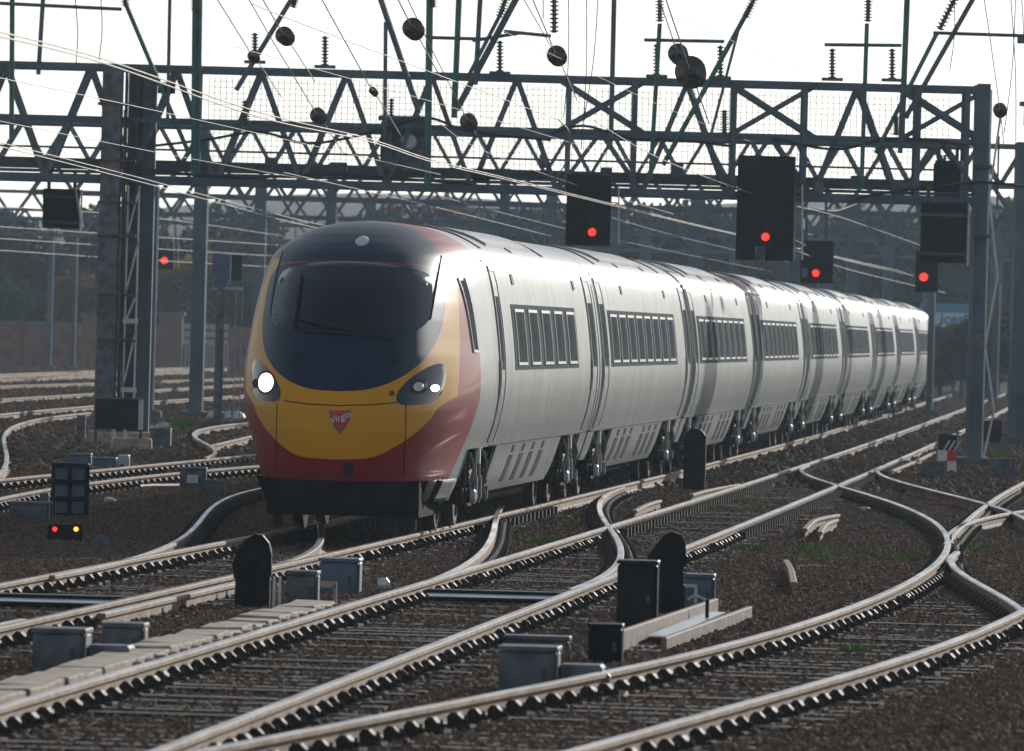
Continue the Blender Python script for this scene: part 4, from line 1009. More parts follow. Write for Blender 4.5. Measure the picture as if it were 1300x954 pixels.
def backboard(x0, y0, x1, y1, Y, label):
    cx = (x0+x1)/2; b = P(cx, y1, Y); sc = Y/FPX; wd = (x1-x0)*sc; h = (y1-y0)*sc
    t = thing('signal', label, 'signal', (b.x, Y, b.z)); MB().box((0, 0, h/2), (wd, .08, h), bev=.015).build('backboard', 'black', t)
    for z in (.15, .8): MB().box((0, -.06, h*z), (wd*1.02, .04, .06)).build('rail', 'galdark', t)
    MB().beam((wd/2+.03, .02, h), (wd/2+.03, .02, -.05), .035, .035).build('lit_edge_strip', 'galbright', t)  # bright strip paints sunlight down the board's right edge
    MB().box((0, .2, h*.5), (wd*.5, .3, h*.8), bev=.02).build('lamp_case', 'black', t)
    for x in (-.35, .35): MB().beam((wd*x, .05, h), (wd*x, .05, h+.35), .07, .07).build('hanger', 'galdark', t)
    return t
backboard(1168, 258, 1227, 334, G1-.4, 'large black unlit signal board under the gantry beside the right column')
backboard(1186, 204, 1219, 258, G1+1.0, 'black unlit box-shaped signal inside the gantry near its right end')
t = backboard(54, 240, 101, 290, G1+1.5, 'black unlit signal board hanging left of the wide column')
MB().beam(P(96, 238, G1+1.4)-Vector(t.location), P(105, 290, G1+1.4)-Vector(t.location), .05, .05).build('stay', 'galbright', t)

def mast(px, ytop, ybase, wpx, label, z=GZ, m='gal', arms=None, base=None, plates=(), Y=None):
    b = G(px, ybase, z) if Y is None else Vector((xat(px, ybase, Y), Y, z))
    Y = b.y; sc = Y/FPX; wd = wpx*sc; h = zat(px, ytop, Y)-b.z
    t = thing('mast', label, 'mast', b)
    fl = wd*.16
    for y in (-wd*.45, wd*.45): MB().box((0, y, h/2), (wd, fl, h)).build('flange', m, t)
    MB().box((0, 0, h/2), (fl, wd*.9-fl, h)).build('web', m, t)
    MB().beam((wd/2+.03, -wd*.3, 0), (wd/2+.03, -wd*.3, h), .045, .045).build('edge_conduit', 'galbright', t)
    MB().box((0, 0, .02), (wd*2.6, wd*2.4, .45), bev=.05).build('footing', 'concdark', t)
    for py in plates:
        zz = zat(px, py, Y)-b.z; MB().box((0, -wd*.56, zz), (wd*.62, .02, wd*.75)).build('number_plate', 'boxgrey', t)
    if arms:
        for dx, dy in arms:
            a = P(px, arms[0][2] if len(arms[0]) > 2 else 340, Y)
    return t
m1 = mast(61, 290, 466, 6.5, 'slim mast with two short raised arms in front of the brick wall', plates=(385,), Y=430)
for dx in (-28, 22): 
    a, b = P(62, 338, 430), P(62+dx, 317, 430); MB().beam(a-Vector(m1.location), b-Vector(m1.location), .12, .12).build('arm', 'galdark', m1)
mast(92, 300, 462, 5, 'dark distant mast standing against the brown trees beside the wall', m='galdark', Y=440)
mast(186, 236, 512, 15, 'left mast with conduit just right of the wide column', plates=(370,), Y=232)
mast(1297, 330, 555, 14, 'wide blue grey mast at the edge right of the grey cabinet', plates=(407,), Y=226)
mast(1180, 370, 486, 7, 'slim post under the bright red signal at the end of the train', Y=300)
mast(1262, 360, 486, 8, 'far mast behind the right column', m='galdark', Y=370)
# unseen lattice masts added right of the view, legs widened to shadow the carriages
for X, Y, lab in ((12.0, 176, 'added unseen lattice mast right of the tracks level with the nearest gantry'), (14.6, 223, 'added unseen lattice mast right of the tracks beyond the nearest gantry'), (18., 272, 'added unseen lattice mast right of the tracks beyond the second gantry')):
    t = thing('shadow_mast', lab, 'mast', (X, Y, GZ)); hm = 8.8
    for a, b in ((-.55, -.3), (.55, -.3), (-.55, .3), (.55, .3)): MB().beam((a*1.7, b, 0), (a*.6, b, hm), .46, .3).build('leg', 'gal', t)
    for i in range(9):
        z0, z1 = i*hm/9, (i+1)*hm/9; s_ = 1 if i % 2 else -1
        for b in (-.3, .3): MB().beam((-s_*.55*(1-.45*z0/hm), b, z0), (s_*.55*(1-.45*z1/hm), b, z1), .07, .07).build('lacing', 'gal', t)
    MB().beam((-2.6, 0, hm-.6), (.8, 0, hm-.4), .12, .12).build('arm', 'gal', t); MB().box((0, 0, .1), (1.6, 1.1, .4), bev=.05).build('footing', 'concdark', t)
# ground signal on a post left of the train
sp_ = G(276, 546, GZ); t = thing('signal', 'blue grey post signal with hexagonal head between the masts', 'signal', sp_); sc = sp_.y/FPX
h = zat(280, 362, sp_.y)-GZ; MB().lathe((0, 0, 0), (0, 0, 1), [(0, .11), (h, .10)], 12).build('post', 'boxgrey', t)
hh = 40*sc; ww = 23*sc
MB().prism([Vector((-ww/2, -.1, h+hh*.25)), Vector((-ww*.3, -.1, h-.05)), Vector((ww*.3, -.1, h-.05)), Vector((ww/2, -.1, h+hh*.25)), Vector((ww/2, -.1, h+hh*.95)), Vector((ww*.3, -.1, h+hh)), Vector((-ww*.3, -.1, h+hh)), Vector((-ww/2, -.1, h+hh*.95))], (0, .3, 0)).build('head', 'boxblue', t)
MB().box((ww*.85, .1, h+hh*.55), (ww*.6, .1, hh*.8)).build('side_panel', 'grille', t)
MB().tube([(-ww*.5, -.05, h-.08), (ww*1.2, -.05, h-.08)], .035, 6).build('platform', 'galbright', t)
for x in (.36, .50): MB().beam((x, -.02, 0), (x, -.02, h), .02, .02).build('ladder_rail', 'axlebox', t)
for i in range(int(h/.3)): MB().tube([(.36, -.02, .2+i*.3), (.50, -.02, .2+i*.3)], .012, 5).build('ladder_rung', 'axlebox', t)
MB().box((0, 0, .05), (.7, .7, .4), bev=.05).build('footing', 'concdark', t)

# ------------------------------------------------------------------ lineside things on the ballast
def outline(pts, label, name, cat, dp, m, base, rim=None):
    b = G(*base, GZ); Y = b.y
    V = [P(x, y, Y)-b for x, y in pts]
    zmin = min(v.z for v in V); 
    for v in V: v.z = max(v.z-zmin, 0) if abs(zmin) < .2 else v.z
    t = thing(name, label, cat, b); MB().prism(V, (0, dp, 0)).build('body', m, t); return t, b
t, b = outline([(295, 716), (301, 700), (312, 686), (324, 678), (334, 680), (342, 690), (345, 702), (345, 732), (297, 735)], 'black shunting signal with rounded head beside the trough lids', 'shunting_signal', 'signal', .22, 'black', (320, 775))
sc = b.y/FPX
MB().box((0, .14, .16), (44*sc, .3, .36), bev=.03).build('base_box', 'black', t)
MB().lathe((.02, -.002, .50), (0, -1, 0), [(0, .055), (.03, .055), (.03, .045), (.012, .04), (.012, .005)], 14).build('lens', 'blackpaint', t); MB().lathe((.09, -.002, .40), (0, -1, 0), [(0, .045), (.03, .045), (.03, .036), (.012, .03), (.012, .005)], 14).build('lens', 'blackpaint', t)
for x in (.19, .24): MB().tube([(x, -.02, 0), (x, -.02, .3)], .014, 6).build('conduit', 'galbright', t)
t, b = outline([(822, 706), (832, 694), (844, 679), (854, 675), (864, 679), (871, 692), (872, 718), (868, 722), (868, 748), (836, 748), (835, 718), (823, 714)], 'black shunting signal with slanted rounded head behind the tall black cabinet', 'shunting_signal', 'signal', .24, 'black', (850, 783))
sc = b.y/FPX
MB().box((.01, .14, .15), (36*sc, .32, .30), bev=.03).build('base_box', 'black', t)
MB().tube([(.16, -.1, .16), (.22, -.12, .2), (.36, -.1, .14)], .013, 6).build('cable', 'galbright', t)
def cabinet(x0, y0, x1, y1, dp, label, m='black', name='equipment_cabinet', cat='cabinet', door=True, edge=True, rz=-.05):
    cx = (x0+x1)/2; b = G(cx, y1, GZ); sc = b.y/FPX; wd = (x1-x0)*sc; h = (y1-y0)*sc
    t = thing(name, label, cat, b, rz); MB().box((0, dp/2, h/2), (wd, dp, h), bev=min(.025, wd*.1)).build('case', m, t)
    MB().box((0, dp/2, h+.012), (wd*1.04, dp*1.06, .03), bev=.008).build('lid', m, t)
    if door:
        MB().box((0, -.006, h*.48), (wd*.80, .014, h*.76), bev=.004).build('door_panel', m, t); MB().box((wd*.28, -.02, h*.5), (.03, .03, .07)).build('handle', 'galdark', t)
    if edge: MB().box((wd/2+.006, .02, h/2), (.012, .04, h*.98)).build('lit_edge_strip', 'axlebox', t)  # paler strip stands in for the sunlit right rim
    return t
cabinet(782, 716, 833, 805, .42, 'tall black trackside cabinet in front of the slanted shunting signal', 'blackpaint', edge=True)
cabinet(746, 797, 789, 846, .35, 'short black cabinet beside the tall black one')
t = cabinet(867, 556, 895, 624, .3, 'dark rounded post cabinet close to the second carriage', door=False, edge=False)
MB().lathe((0, .02, 68*t.location.y/FPX-.03), (0, 1, 0), [(0, .1), (0, 14*t.location.y/FPX), (.26, 14*t.location.y/FPX), (.26, .1)], 18).build('rounded_top', 'black', t)
t = cabinet(404, 713, 455, 757, .5, 'blue grey box with painted lit right edge beside the points rods', 'boxblue'); MB().lathe((.36, .1, .12), (1, 0, 0), [(0, .05), (.08, .06), (.11, .02)], 10).build('gland', 'galbright', t)
t = cabinet(364, 729, 402, 770, .4, 'dark box with pale bracket between shunting signal and blue grey box', 'boxgrey'); MB().box((.24, -.05, .2), (.14, .04, .05)).build('bracket', 'concrete', t); MB().box((.30, -.05, .1), (.03, .04, .2)).build('bracket', 'concrete', t)
t = cabinet(869, 733, 906, 778, .35, 'blue box with white bracket behind the timber trough', 'boxblue'); MB().box((-.10, -.03, .24), (.16, .03, .03)).build('bracket', 'boxwhite', t); MB().box((-.03, -.03, .16), (.03, .03, .16)).build('bracket', 'boxwhite', t)
# point machines
def point_machine(x0, y0, x1, y1, label):
    t = cabinet(x0, y0, x1, y1, .45, label, 'boxgrey', 'point_machine', 'point machine', rz=-.07); wd = (x1-x0)*t.location.y/FPX; h = (y1-y0)*t.location.y/FPX
    MB().box((wd*.5+.16, .25, h*.36), (.30, .40, h*.70), bev=.02).build('motor_case', 'boxgrey', t); MB().box((wd*.5+.30, .02, h*.3), (.14, .12, h*.5), bev=.02).build('rod_box', 'boxblue', t)
    for i in range(3): MB().tube([(wd*.5+.1+.05*i, -.1, .06), (wd*.5+.3+.1*i, -.25, .05), (wd*.5+.5, -.35-.1*i, .03)], .016, 6).build('cable', 'concrete', t)
    return t
point_machine(40, 803, 107, 856, 'grey point machine with motor case beside the straight track rail')
cabinet(128, 796, 182, 838, .4, 'low grey box with bright end behind the grey point machine', 'boxgrey', 'relay_box', 'box')
point_machine(632, 826, 706, 884, 'grey point machine with pale rim between the two foreground tracks')
cabinet(640, 812, 722, 826, .35, 'flat grey box behind the pale rimmed point machine', 'boxgrey', 'relay_box', 'box', door=False)
# left yard boxes
t = cabinet(228, 596, 261, 622, .25, 'pale square box with a white label near the red pipe', 'boxgrey', 'relay_box', 'box'); MB().box((0, -.02, .16), (.16, .01, .12)).build('label_plate', 'boxwhite', t)
cabinet(257, 612, 284, 631, .25, 'low grey box beside the pale square box', 'boxgrey', 'relay_box', 'box', door=False)
cabinet(88, 578, 115, 596, .3, 'small blue box just behind the six pane indicator', 'boxblue', 'relay_box', 'box', door=False)
cabinet(118, 583, 147, 598, .3, 'low blue white box beside the curving yard rail', 'boxblue', 'relay_box', 'box', door=False)
cabinet(150, 580, 163, 598, .3, 'small white box beside the curving yard rail', 'boxwhite', 'relay_box', 'box', door=False)
t = cabinet(190, 546, 216, 572, .35, 'grey rubbish bin heaped with white litter', 'boxgrey', 'rubbish_bin', 'bin', door=False, edge=False)
for i in range(6): MB().box((random.uniform(-.15, .15), random.uniform(0, .3), .42+random.uniform(0, .08)), (.12, .1, .07), rz=random.random()*3).build('litter', 'boxwhite', t)
cabinet(97, 529, 108, 562, .15, 'short grey post left of the black board', 'boxgrey', 'post', 'post', door=False, edge=False)
# six-pane indicator, low lights
b = G(88, 658, GZ); t = thing('indicator', 'black indicator panel with six blue panes', 'signal', b); sc = b.y/FPX; wd, h = 48*sc, 70*sc
MB().box((0, .08, h/2), (wd, .14, h), bev=.015).build('panel', 'blackpaint', t)
for i in range(3):
    for j in range(2):
        MB().box((-.105+.21*j, -.004, h-.13-.21*i), (.155, .016, .155), bev=.004).build('pane', 'boxblue', t)
        MB().box((-.105+.21*j, -.05, h-.045-.21*i), (.17, .1, .012)).build('hood', 'black', t)
b = G(82, 690, GZ); t = thing('ground_signal', 'low ground signal showing a red and an orange light', 'signal', b); sc = b.y/FPX
MB().box((0, .1, .10), (44*sc, .2, .22), bev=.02).build('case', 'black', t)
for px, m in ((70, 'red_light'), (97, 'orange_light')):
    c = P(px, 672, b.y-.02)-b; MB().lathe(c, (0, -1, 0), [(0, .026), (.02, .025), (.03, .01)], 12).build('lamp', m, t)
    MB().tube([c+Vector((-.05, -.03, .03)), c+Vector((0, -.04, .055)), c+Vector((.05, -.03, .03))], .012, 5).build('hood', 'black', t)
cabinet(12, 640, 62, 664, .5, 'flat dark grey box in front of the six pane indicator', 'boxgrey', 'relay_box', 'box', door=False)
cabinet(50, 629, 61, 650, .15, 'small grey upright box beside the six pane indicator', 'boxgrey', 'relay_box', 'box', door=False)
b = G(128, 702, GZ); t = thing('track_sign', 'small pale arched track plate lettered C94', 'sign', b); sc = b.y/FPX
MB().prism([Vector((-.11, 0, .10)), Vector((.11, 0, .10)), Vector((.09, 0, .15)), Vector((.03, 0, .19)), Vector((-.03, 0, .19)), Vector((-.09, 0, .15))], (0, .03, 0)).build('plate', 'boxgrey', t)
MB().box((0, .015, .05), (.03, .03, .12)).build('stake', 'galdark', t); lettering('C94', .09, (0, -.012, .06), 'boxgrey', t)
# black board on posts
b = G(150, 574, GZ); Yb = b.y; t = thing('notice_board', 'black board on posts in front of the wide column, with a painted lit right edge', 'board', b); sc = Yb/FPX
z0, z1 = zat(150, 545, Yb)-GZ, zat(150, 507, Yb)-GZ; wd = 60*sc
MB().box((0, 0, (z0+z1)/2), (wd, .08, z1-z0), bev=.01).build('board', 'blackpaint', t); MB().box((wd/2-.03, -.05, (z0+z1)/2), (.09, .02, z1-z0)).build('lit_edge_strip', 'boxwhite', t); MB().box((0, -.01, z1+.02), (wd, .1, .03)).build('top_rail', 'wood', t)  # white strip on the board is painted sunlight, not trim
for x in (-.42, -.1, .12, .42): MB().box((x, .05, z0/2), (.06, .06, z0+.1)).build('post', 'boxgrey' if abs(x) > .3 else 'galbright', t)
MB().box((.25, .25, .12), (.75, .5, .3), bev=.04).build('concrete_base', 'concrete', t)
# right hand group near the column
def small(name, label, cat, px, py): return thing(name, label, cat, G(px, py, GZ))
t = small('track_marker', 'red and white chequered track marker by the right column', 'marker', 1202, 604); sc = t.location.y/FPX; h = 28*sc
MB().box((0, 0, .12), (.05, .05, .3)).build('post', 'galdark', t)
for i in range(2):
    for j in range(2): MB().box((-.09+.18*i, -.02, .12+.20*j+.05), (.175, .03, .195)).build('panel', 'signred' if (i+j) % 2 == 0 else 'signwhite', t)
cabinet(1170, 588, 1198, 611, .35, 'grey box left of the chequered marker', 'boxgrey', 'relay_box', 'box')
cabinet(1262, 584, 1288, 610, .35, 'pale grey cabinet right of the column foot', 'boxgrey', 'relay_box', 'box')
t = small('striped_board', 'black board with white diagonal stripes behind the chequered marker', 'board', 1203, 584); sc = t.location.y/FPX; w2, h2 = 28*sc, 26*sc
MB().box((0, 0, .1+h2/2), (w2, .05, h2), bev=.008).build('board', 'black', t)
for i in range(3):
    x0 = -w2*.32+i*w2*.24; MB().prism([Vector((x0, -.03, .12)), Vector((x0+.05, -.03, .12)), Vector((x0+.21, -.03, .1+h2*.72)), Vector((x0+.16, -.03, .1+h2*.72))], (0, -.006, 0)).build('stripe', 'boxwhite', t)
for x in (-w2*.45, w2*.45): MB().box((x, 0, .1+h2/2), (.03, .06, h2+.2)).build('post', 'axlebox', t)
MB().box((0, -.01, .14+h2), (w2*1.2, .1, .03)).build('top_rail', 'rail_web', t)
t = small('equipment_board', 'black square board on legs just right of the right column', 'board', 1258, 566); sc = t.location.y/FPX; w2, h2 = 26*sc, 27*sc
MB().box((0, 0, .1+h2/2), (w2, .3, h2), bev=.02).build('board', 'black', t); MB().box((w2/2+.02, 0, h2/2), (.03, .06, h2+.2)).build('post', 'axlebox', t); MB().box((0, 0, .13+h2), (w2*1.1, .34, .03)).build('lid', 'rail_web', t)
# wooden trough with a tin strip in the foreground
a, b = G(812, 832, GZ), G(930, 788, GZ); t = thing('timber_trough', 'open timber trough with a shining tin strip beside the foreground track', 'trough', a); d = b-a; d.z = 0; L_ = d.length; ang = -math.atan2(d.x, d.y); t.rotation_euler = (0, 0, ang)
MB().box((-.15, L_/2, .09), (.05, L_, .2), bev=.01).build('side_board', 'wood', t); MB().box((.15, L_/2+.2, .06), (.05, L_*.95, .14), bev=.01).build('side_board', 'wood', t)
MB().box((0, L_/2, .02), (.28, L_*.98, .03)).build('floor_board', 'wood', t); MB().box((-.02, L_*.52, .10), (.17, L_*.72, .012), rz=.01).build('tin_strip', 'tin', t)
MB().box((.0, L_*.7, .16), (.03, .04, .2)).build('peg', 'black', t)
# cable trough with separate lids along the second track
t = thing('cable_trough', 'row of pale concrete cable trough lids along the rail', 'cable trough', (railx('B_l', 52)-.36, 52, GZ)); o0 = Vector(t.location)
lid = mesh_only(MB().box((0, 0, 0), (.34, .94, .06), bev=.012), 'trough_lid', 'concrete'); y = 52.5
while y < 79:
    o = link('trough_lid', lid, t); o.location = Vector((railx('B_l', y)-.42+random.uniform(-.015, .015), y, -.055+random.uniform(-.012, .012)))-o0; hd = (railx('B_l', y+1)-railx('B_l', y-1))/2
    o.rotation_euler = (random.uniform(-.02, .02), random.uniform(-.03, .03), -math.atan(hd)+random.uniform(-.02, .02)); y += .97+random.choice((0, 0, .03, .0, .25 if 66 < y < 68 else 0))
    c = MB().box(o.location+Vector((0, 0, -.07)), (.30, .9, .09), rz=-math.atan(hd)).build('trough_wall', 'concrete', t)
for y in np.arange(64, 80, .72): MB().box(Vector((railx('B_l', y)-.17, y, -.06))-o0, (.07, .09, .07), bev=.01).build('clip_block', 'concrete', t)
# rail off-cuts, planks, litter
def offcut(pts, label, hs=1.): 
    P_ = [G(x, y, 0) for x, y in pts]; t = thing('rail_offcut', label, 'rail', (P_[0].x, P_[0].y, GZ)); cp = curve_pts(P_, 5)
    sweep_rail('rail', [p-Vector(t.location) for p in cp], t, dz=-.03, hs=hs, mats=('rail_web', 'wood')); return t
offcut([(1022, 668), (1036, 656), (1064, 650)], 'curved rail off-cut lying on the ballast, upper of a pair'); offcut([(1041, 672), (1048, 662), (1062, 656)], 'short rail off-cut lying tight beside the curved one')
offcut([(1008, 735), (1004, 718), (998, 707)], 'short upright looking rail off-cut lying across the ballast')
offcut([(806, 645), (822, 637), (838, 632)], 'rusty rail off-cut between the train track and its neighbour'); offcut([(878, 625), (900, 619), (938, 612)], 'long rusty rail off-cut below the dark post cabinet')
offcut([(884, 630), (905, 624), (944, 615)], 'rail off-cut alongside the long rusty one'); offcut([(1130, 596), (1160, 584), (1186, 572)], 'rusty rail length lying left of the striped board')
def scrap(px, py, d, m, label, name, cat): 
    b = G(px, py, GZ); t = MB().box((0, 0, d[2]/2), d, bev=min(d)*.25).build(name, m); t.location = b; t.rotation_euler = (0, 0, random.uniform(-.8, .8)); return tag(t, label, cat)
scrap(1098, 650, (.14, .12, .07), 'boxwhite', 'white stone on the ballast left of the big curve', 'stone_block', 'stone'); scrap(1119, 545, (.22, .2, .2), 'wood', 'pale brown block beside the track next to the train', 'wood_block', 'block')
b = G(140, 640, GZ); t = thing('bottle', 'white plastic bottle lying on the dark ballast', 'bottle', b, .9); MB().lathe((-.1, 0, .045), (1, 0, 0), [(0, .03), (.02, .045), (.15, .045), (.19, .02), (.22, .018)], 10).build('body', 'boxwhite', t); MB().lathe((.12, 0, .045), (1, 0, 0), [(0, .02), (.03, .02)], 8).build('cap', 'signred', t)
for px, py, lab in ((205, 597, 'brown cardboard scrap near the pale square box'), (178, 645, 'bent brown stick lying near the bottle'), (620, 655, 'small brick lump beside the train wheel')): scrap(px, py, (.25, .1, .06), 'wood', lab, 'scrap', 'litter')
t = thing('rubbish_bag', 'shiny blue rubbish bags dumped beside the post signal', 'rubbish', G(288, 535, GZ))
for i in range(5): MB().lathe((-.3+i*.15, random.uniform(-.1, .1), 0), (random.uniform(-.3, .3), 0, 1), [(0, .12), (.06, .2), (.16, .18), (.24, .09), (.28, .03)], 9).build('bag', 'boxblue' if i % 2 else 'boxwhite', t)
for a, b, lab in (((158, 622), (230, 620), 'thin red pipe laid across the dark ballast'), ((1180, 644), (1228, 647), 'thin red pipe laid between the crossing rails'), ((1190, 607), (1290, 611), 'red pipe running past the column foot')):
    p, q = G(*a, GZ), G(*b, GZ); o = MB().tube([Vector((0, 0, .04)), (q-p)*.5+Vector((0, .05, .05)), q-p+Vector((0, 0, .04))], .03, 7).build('red_pipe', 'redpipe'); o.location = p; tag(o, lab, 'pipe')
p, q = G(1172, 488, GZ), G(1330, 494, GZ); t = thing('pipe_rail', 'white pipe barrier crossing behind the last carriage', 'barrier', p)
MB().tube([Vector((0, 0, .28)), Vector((q.x-p.x, 0, .28))], .09, 8).build('pipe', 'boxwhite', t)
for i in range(4): MB().box(((q.x-p.x)*i/3.3, .05, .1), (.12, .12, .45)).build('post', 'concdark', t)
# weeds and moss: tufts of small blades
mb = MB()
def tuft(px, py, r, n, h, mi=0):
    b = G(px, py, GZ)
    for i in range(n):
        a = random.uniform(0, 6.28); d = r*math.sqrt(random.random()); x, y = b.x+d*math.cos(a), b.y+d*math.sin(a)*2.2; l = h*random.uniform(.4, 1); t = random.uniform(0, 6.28)
        dx, dy = math.cos(t)*.018, math.sin(t)*.018; lx, ly = random.uniform(-.03, .03), random.uniform(-.03, .03)
        mb.add([(x-dx, y-dy, GZ), (x+dx, y+dy, GZ), (x+lx, y+ly, GZ+l)], [(0, 1, 2)], mi)
for px, py, r in ((573, 663, .12), (567, 690, .12), (437, 692, .14), (680, 692, .2), (700, 688, .2), (740, 660, .15), (900, 650, .3), (950, 640, .3), (965, 648, .35), (1030, 700, .3), (1040, 708, .25), (1095, 705, .3), (1140, 668, .25), (1150, 712, .2), (1085, 832, .14), (100, 771, .14), (1068, 602, .2), (385, 640, .1), (1240, 700, .2), (950, 700, .2), (700, 555, .2), (240, 540, .6), (215, 548, .4), (1270, 575, .4), (1195, 575, .3), (160, 560, .5), (620, 668, .1)):
    tuft(px, py, r*.9, 190, .10)
for px, py in ((727, 661), (742, 660), (734, 664)): tuft(px, py, .025, 6, .09, 1)
for px, py in ((1275, 592), (232, 545)): tuft(px, py, .25, 120, .35)
stuff(mb.build('weeds', ['moss', 'flower'], fix=False))

# ------------------------------------------------------------------ background: wall, trees, buildings, hill
Yw = 470.
t = thing('brick_wall', 'long old brick wall with stone coping behind the yard', 'wall', (xat(60, 455, Yw), Yw, GZ)); o0 = Vector(t.location)
xa, xb = xat(-60, 430, Yw), xat(330, 430, Yw); zc = zat(60, 415, Yw)
MB().box(Vector(((xa+xb)/2, Yw, (zc+GZ)/2))-o0, (xb-xa, .6, zc-GZ)).build('wall', 'brick', t)
MB().box(Vector(((xa+xb)/2, Yw, zc+.12))-o0, (xb-xa, .75, .26)).build('coping', 'coping', t)
x = xa
while x < xb: MB().box(Vector((x, Yw-.32, (zc+GZ)/2))-o0, (.55, .3, zc-GZ)).build('pier', 'brick', t); x += 3.3
for px0, px1, m, lab in ((105, 128, 'brick', 'taller brick pillar in the long wall'), (202, 232, 'wall_brown', 'dark brick abutment beside the pale railing')):
    x0, x1 = xat(px0, 430, Yw-4), xat(px1, 430, Yw-4); zz = zat(120, 402 if px0 < 200 else 398, Yw-4); tt = thing('brick_pillar', lab, 'pillar', ((x0+x1)/2, Yw-4, GZ))
    MB().box((0, 0, (zz-GZ)/2), (x1-x0, 1., zz-GZ)).build('shaft', m, tt); MB().box((0, 0, zz-GZ+.08), (x1-x0+.2, 1.2, .16)).build('coping', 'coping', tt)
x0, x1 = xat(232, 430, Yw-8), xat(290, 430, Yw-8); tt = thing('railing_fence', 'pale railing fence with upright bars beyond the yard', 'fence', ((x0+x1)/2, Yw-8, GZ)); zz = zat(250, 412, Yw-8)
n = 14
for i in range(n): MB().box((x0+(x1-x0)*i/(n-1)-(x0+x1)/2, 0, (zz-GZ)*.28), (.07, .05, (zz-GZ)*.56)).build('bar', 'wall_pale', tt)
for k in range(3): MB().box((0, .04, (zz-GZ)*(.62+.17*k)), (x1-x0, .04, .26)).build('rail', 'wall_pale', tt)
# trees
def leaf_mesh(name, R_, Hh, n, m, seed):
    rnd = random.Random(seed); mb = MB(); cl = [(rnd.uniform(-.6, .6)*R_, rnd.uniform(-.6, .6)*R_, Hh*rnd.uniform(.30, .88), rnd.uniform(.30, .52)*R_) for _ in range(11)]
    for i in range(n):
        cx, cy, cz, r = rnd.choice(cl); v = Vector((rnd.gauss(0, 1), rnd.gauss(0, 1), rnd.gauss(0, 1))).normalized()*r*rnd.uniform(.55, 1.12)
        c = Vector((cx, cy, cz))+v; a = Vector((rnd.gauss(0, 1), rnd.gauss(0, 1), rnd.gauss(0, 1))).normalized(); b = a.orthogonal().normalized(); s_ = rnd.uniform(.14, .34)
        mb.add([c-a*s_, c+b*s_*.6, c+a*s_, c-b*s_*.6], [(0, 1, 2, 3)])
    return mesh_only_nofix(mb, name, m)
def mesh_only_nofix(mb, name, m):
    o = mb.build(name, m, fix=False); me = o.data; bpy.data.objects.remove(o); return me
def trunk_mesh(Hh, seed, R_):
    rnd = random.Random(seed); mb = MB().tube([(0, 0, 0), (.1, .05, Hh*.3), (-.05, .1, Hh*.6), (.05, 0, Hh*.85)], [.22, .17, .10, .03], 7)
    for i in range(7):
        z = Hh*rnd.uniform(.25, .7); a = rnd.uniform(0, 6.28); l = R_*rnd.uniform(.5, .95); mb.tube([(0, 0, z), (math.cos(a)*l*.5, math.sin(a)*l*.5, z+l*.35), (math.cos(a)*l, math.sin(a)*l, z+l*.8)], [.09, .05, .015], 5)
    return mesh_only(mb, 'trunk', 'bark')
CR = [[leaf_mesh('crown', 3.0, 8.0, 2600, LEAF[m][0], 10*m+v) for v in range(2)] for m in range(4)]; TR = [trunk_mesh(8.0, v, 3.) for v in range(3)]
TREEK = ['dull green tree', 'brown autumn tree', 'golden autumn tree', 'dark bare looking tree']
def tree(px, Y, hpx, kind, label, grp=None):
    b = Vector((xat(px, 430, Y), Y, GZ)); h = zat(px, hpx, Y)-GZ; sc = h/8.3
    t = thing('tree', label, 'tree', b, random.uniform(0, 6), grp); t.scale = (sc*1.15, sc*1.15, sc)
    link('crown', random.choice(CR[kind]), t); link('trunk', random.choice(TR), t)
spots = []
px = -40
while px < 1340:
    spots.append((px, random.uniform(500, 530), random.uniform(240, 272), random.choice((0, 1, 3, 3)))); px += random.uniform(38, 62)
for px, Y, h, k in spots: tree(px+random.uniform(-8, 8), Y, h, k, TREEK[k]+' in the hazy row behind the gantries', 'hazy tree row')
for px, h, k, lab in ((30, 330, 3, 'dark thicket tree over the brick wall left of the slim mast'), (100, 345, 2, 'golden bush over the brick wall behind the dark distant mast'), (85, 372, 1, 'low brown bush over the wall beside the slim mast'), (235, 318, 2, 'golden brown tree behind the small red signal'), (215, 345, 1, 'brown tree behind the left mast'), (300, 335, 0, 'dull green tree beside the post signal'), (330, 360, 3, 'dark tree just left of the train nose'), (145, 350, 3, 'dark tree behind the wide column'), (5, 360, 0, 'low green bush at the wall end')):
    tree(px, 486+random.uniform(0, 8), h, k, lab)
for px, h, k, lab in ((1196, 432, 3, 'dark hedge bush right of the last carriage'), (1222, 425, 1, 'brown hedge bush under the blue hoarding'), (1255, 415, 0, 'green hedge bush behind the right column'), (1285, 405, 2, 'golden hedge bush beside the right edge mast'), (1310, 400, 3, 'dark hedge bush behind the right edge mast')):
    tree(px, 392+random.uniform(0, 14), h-18, k, lab)
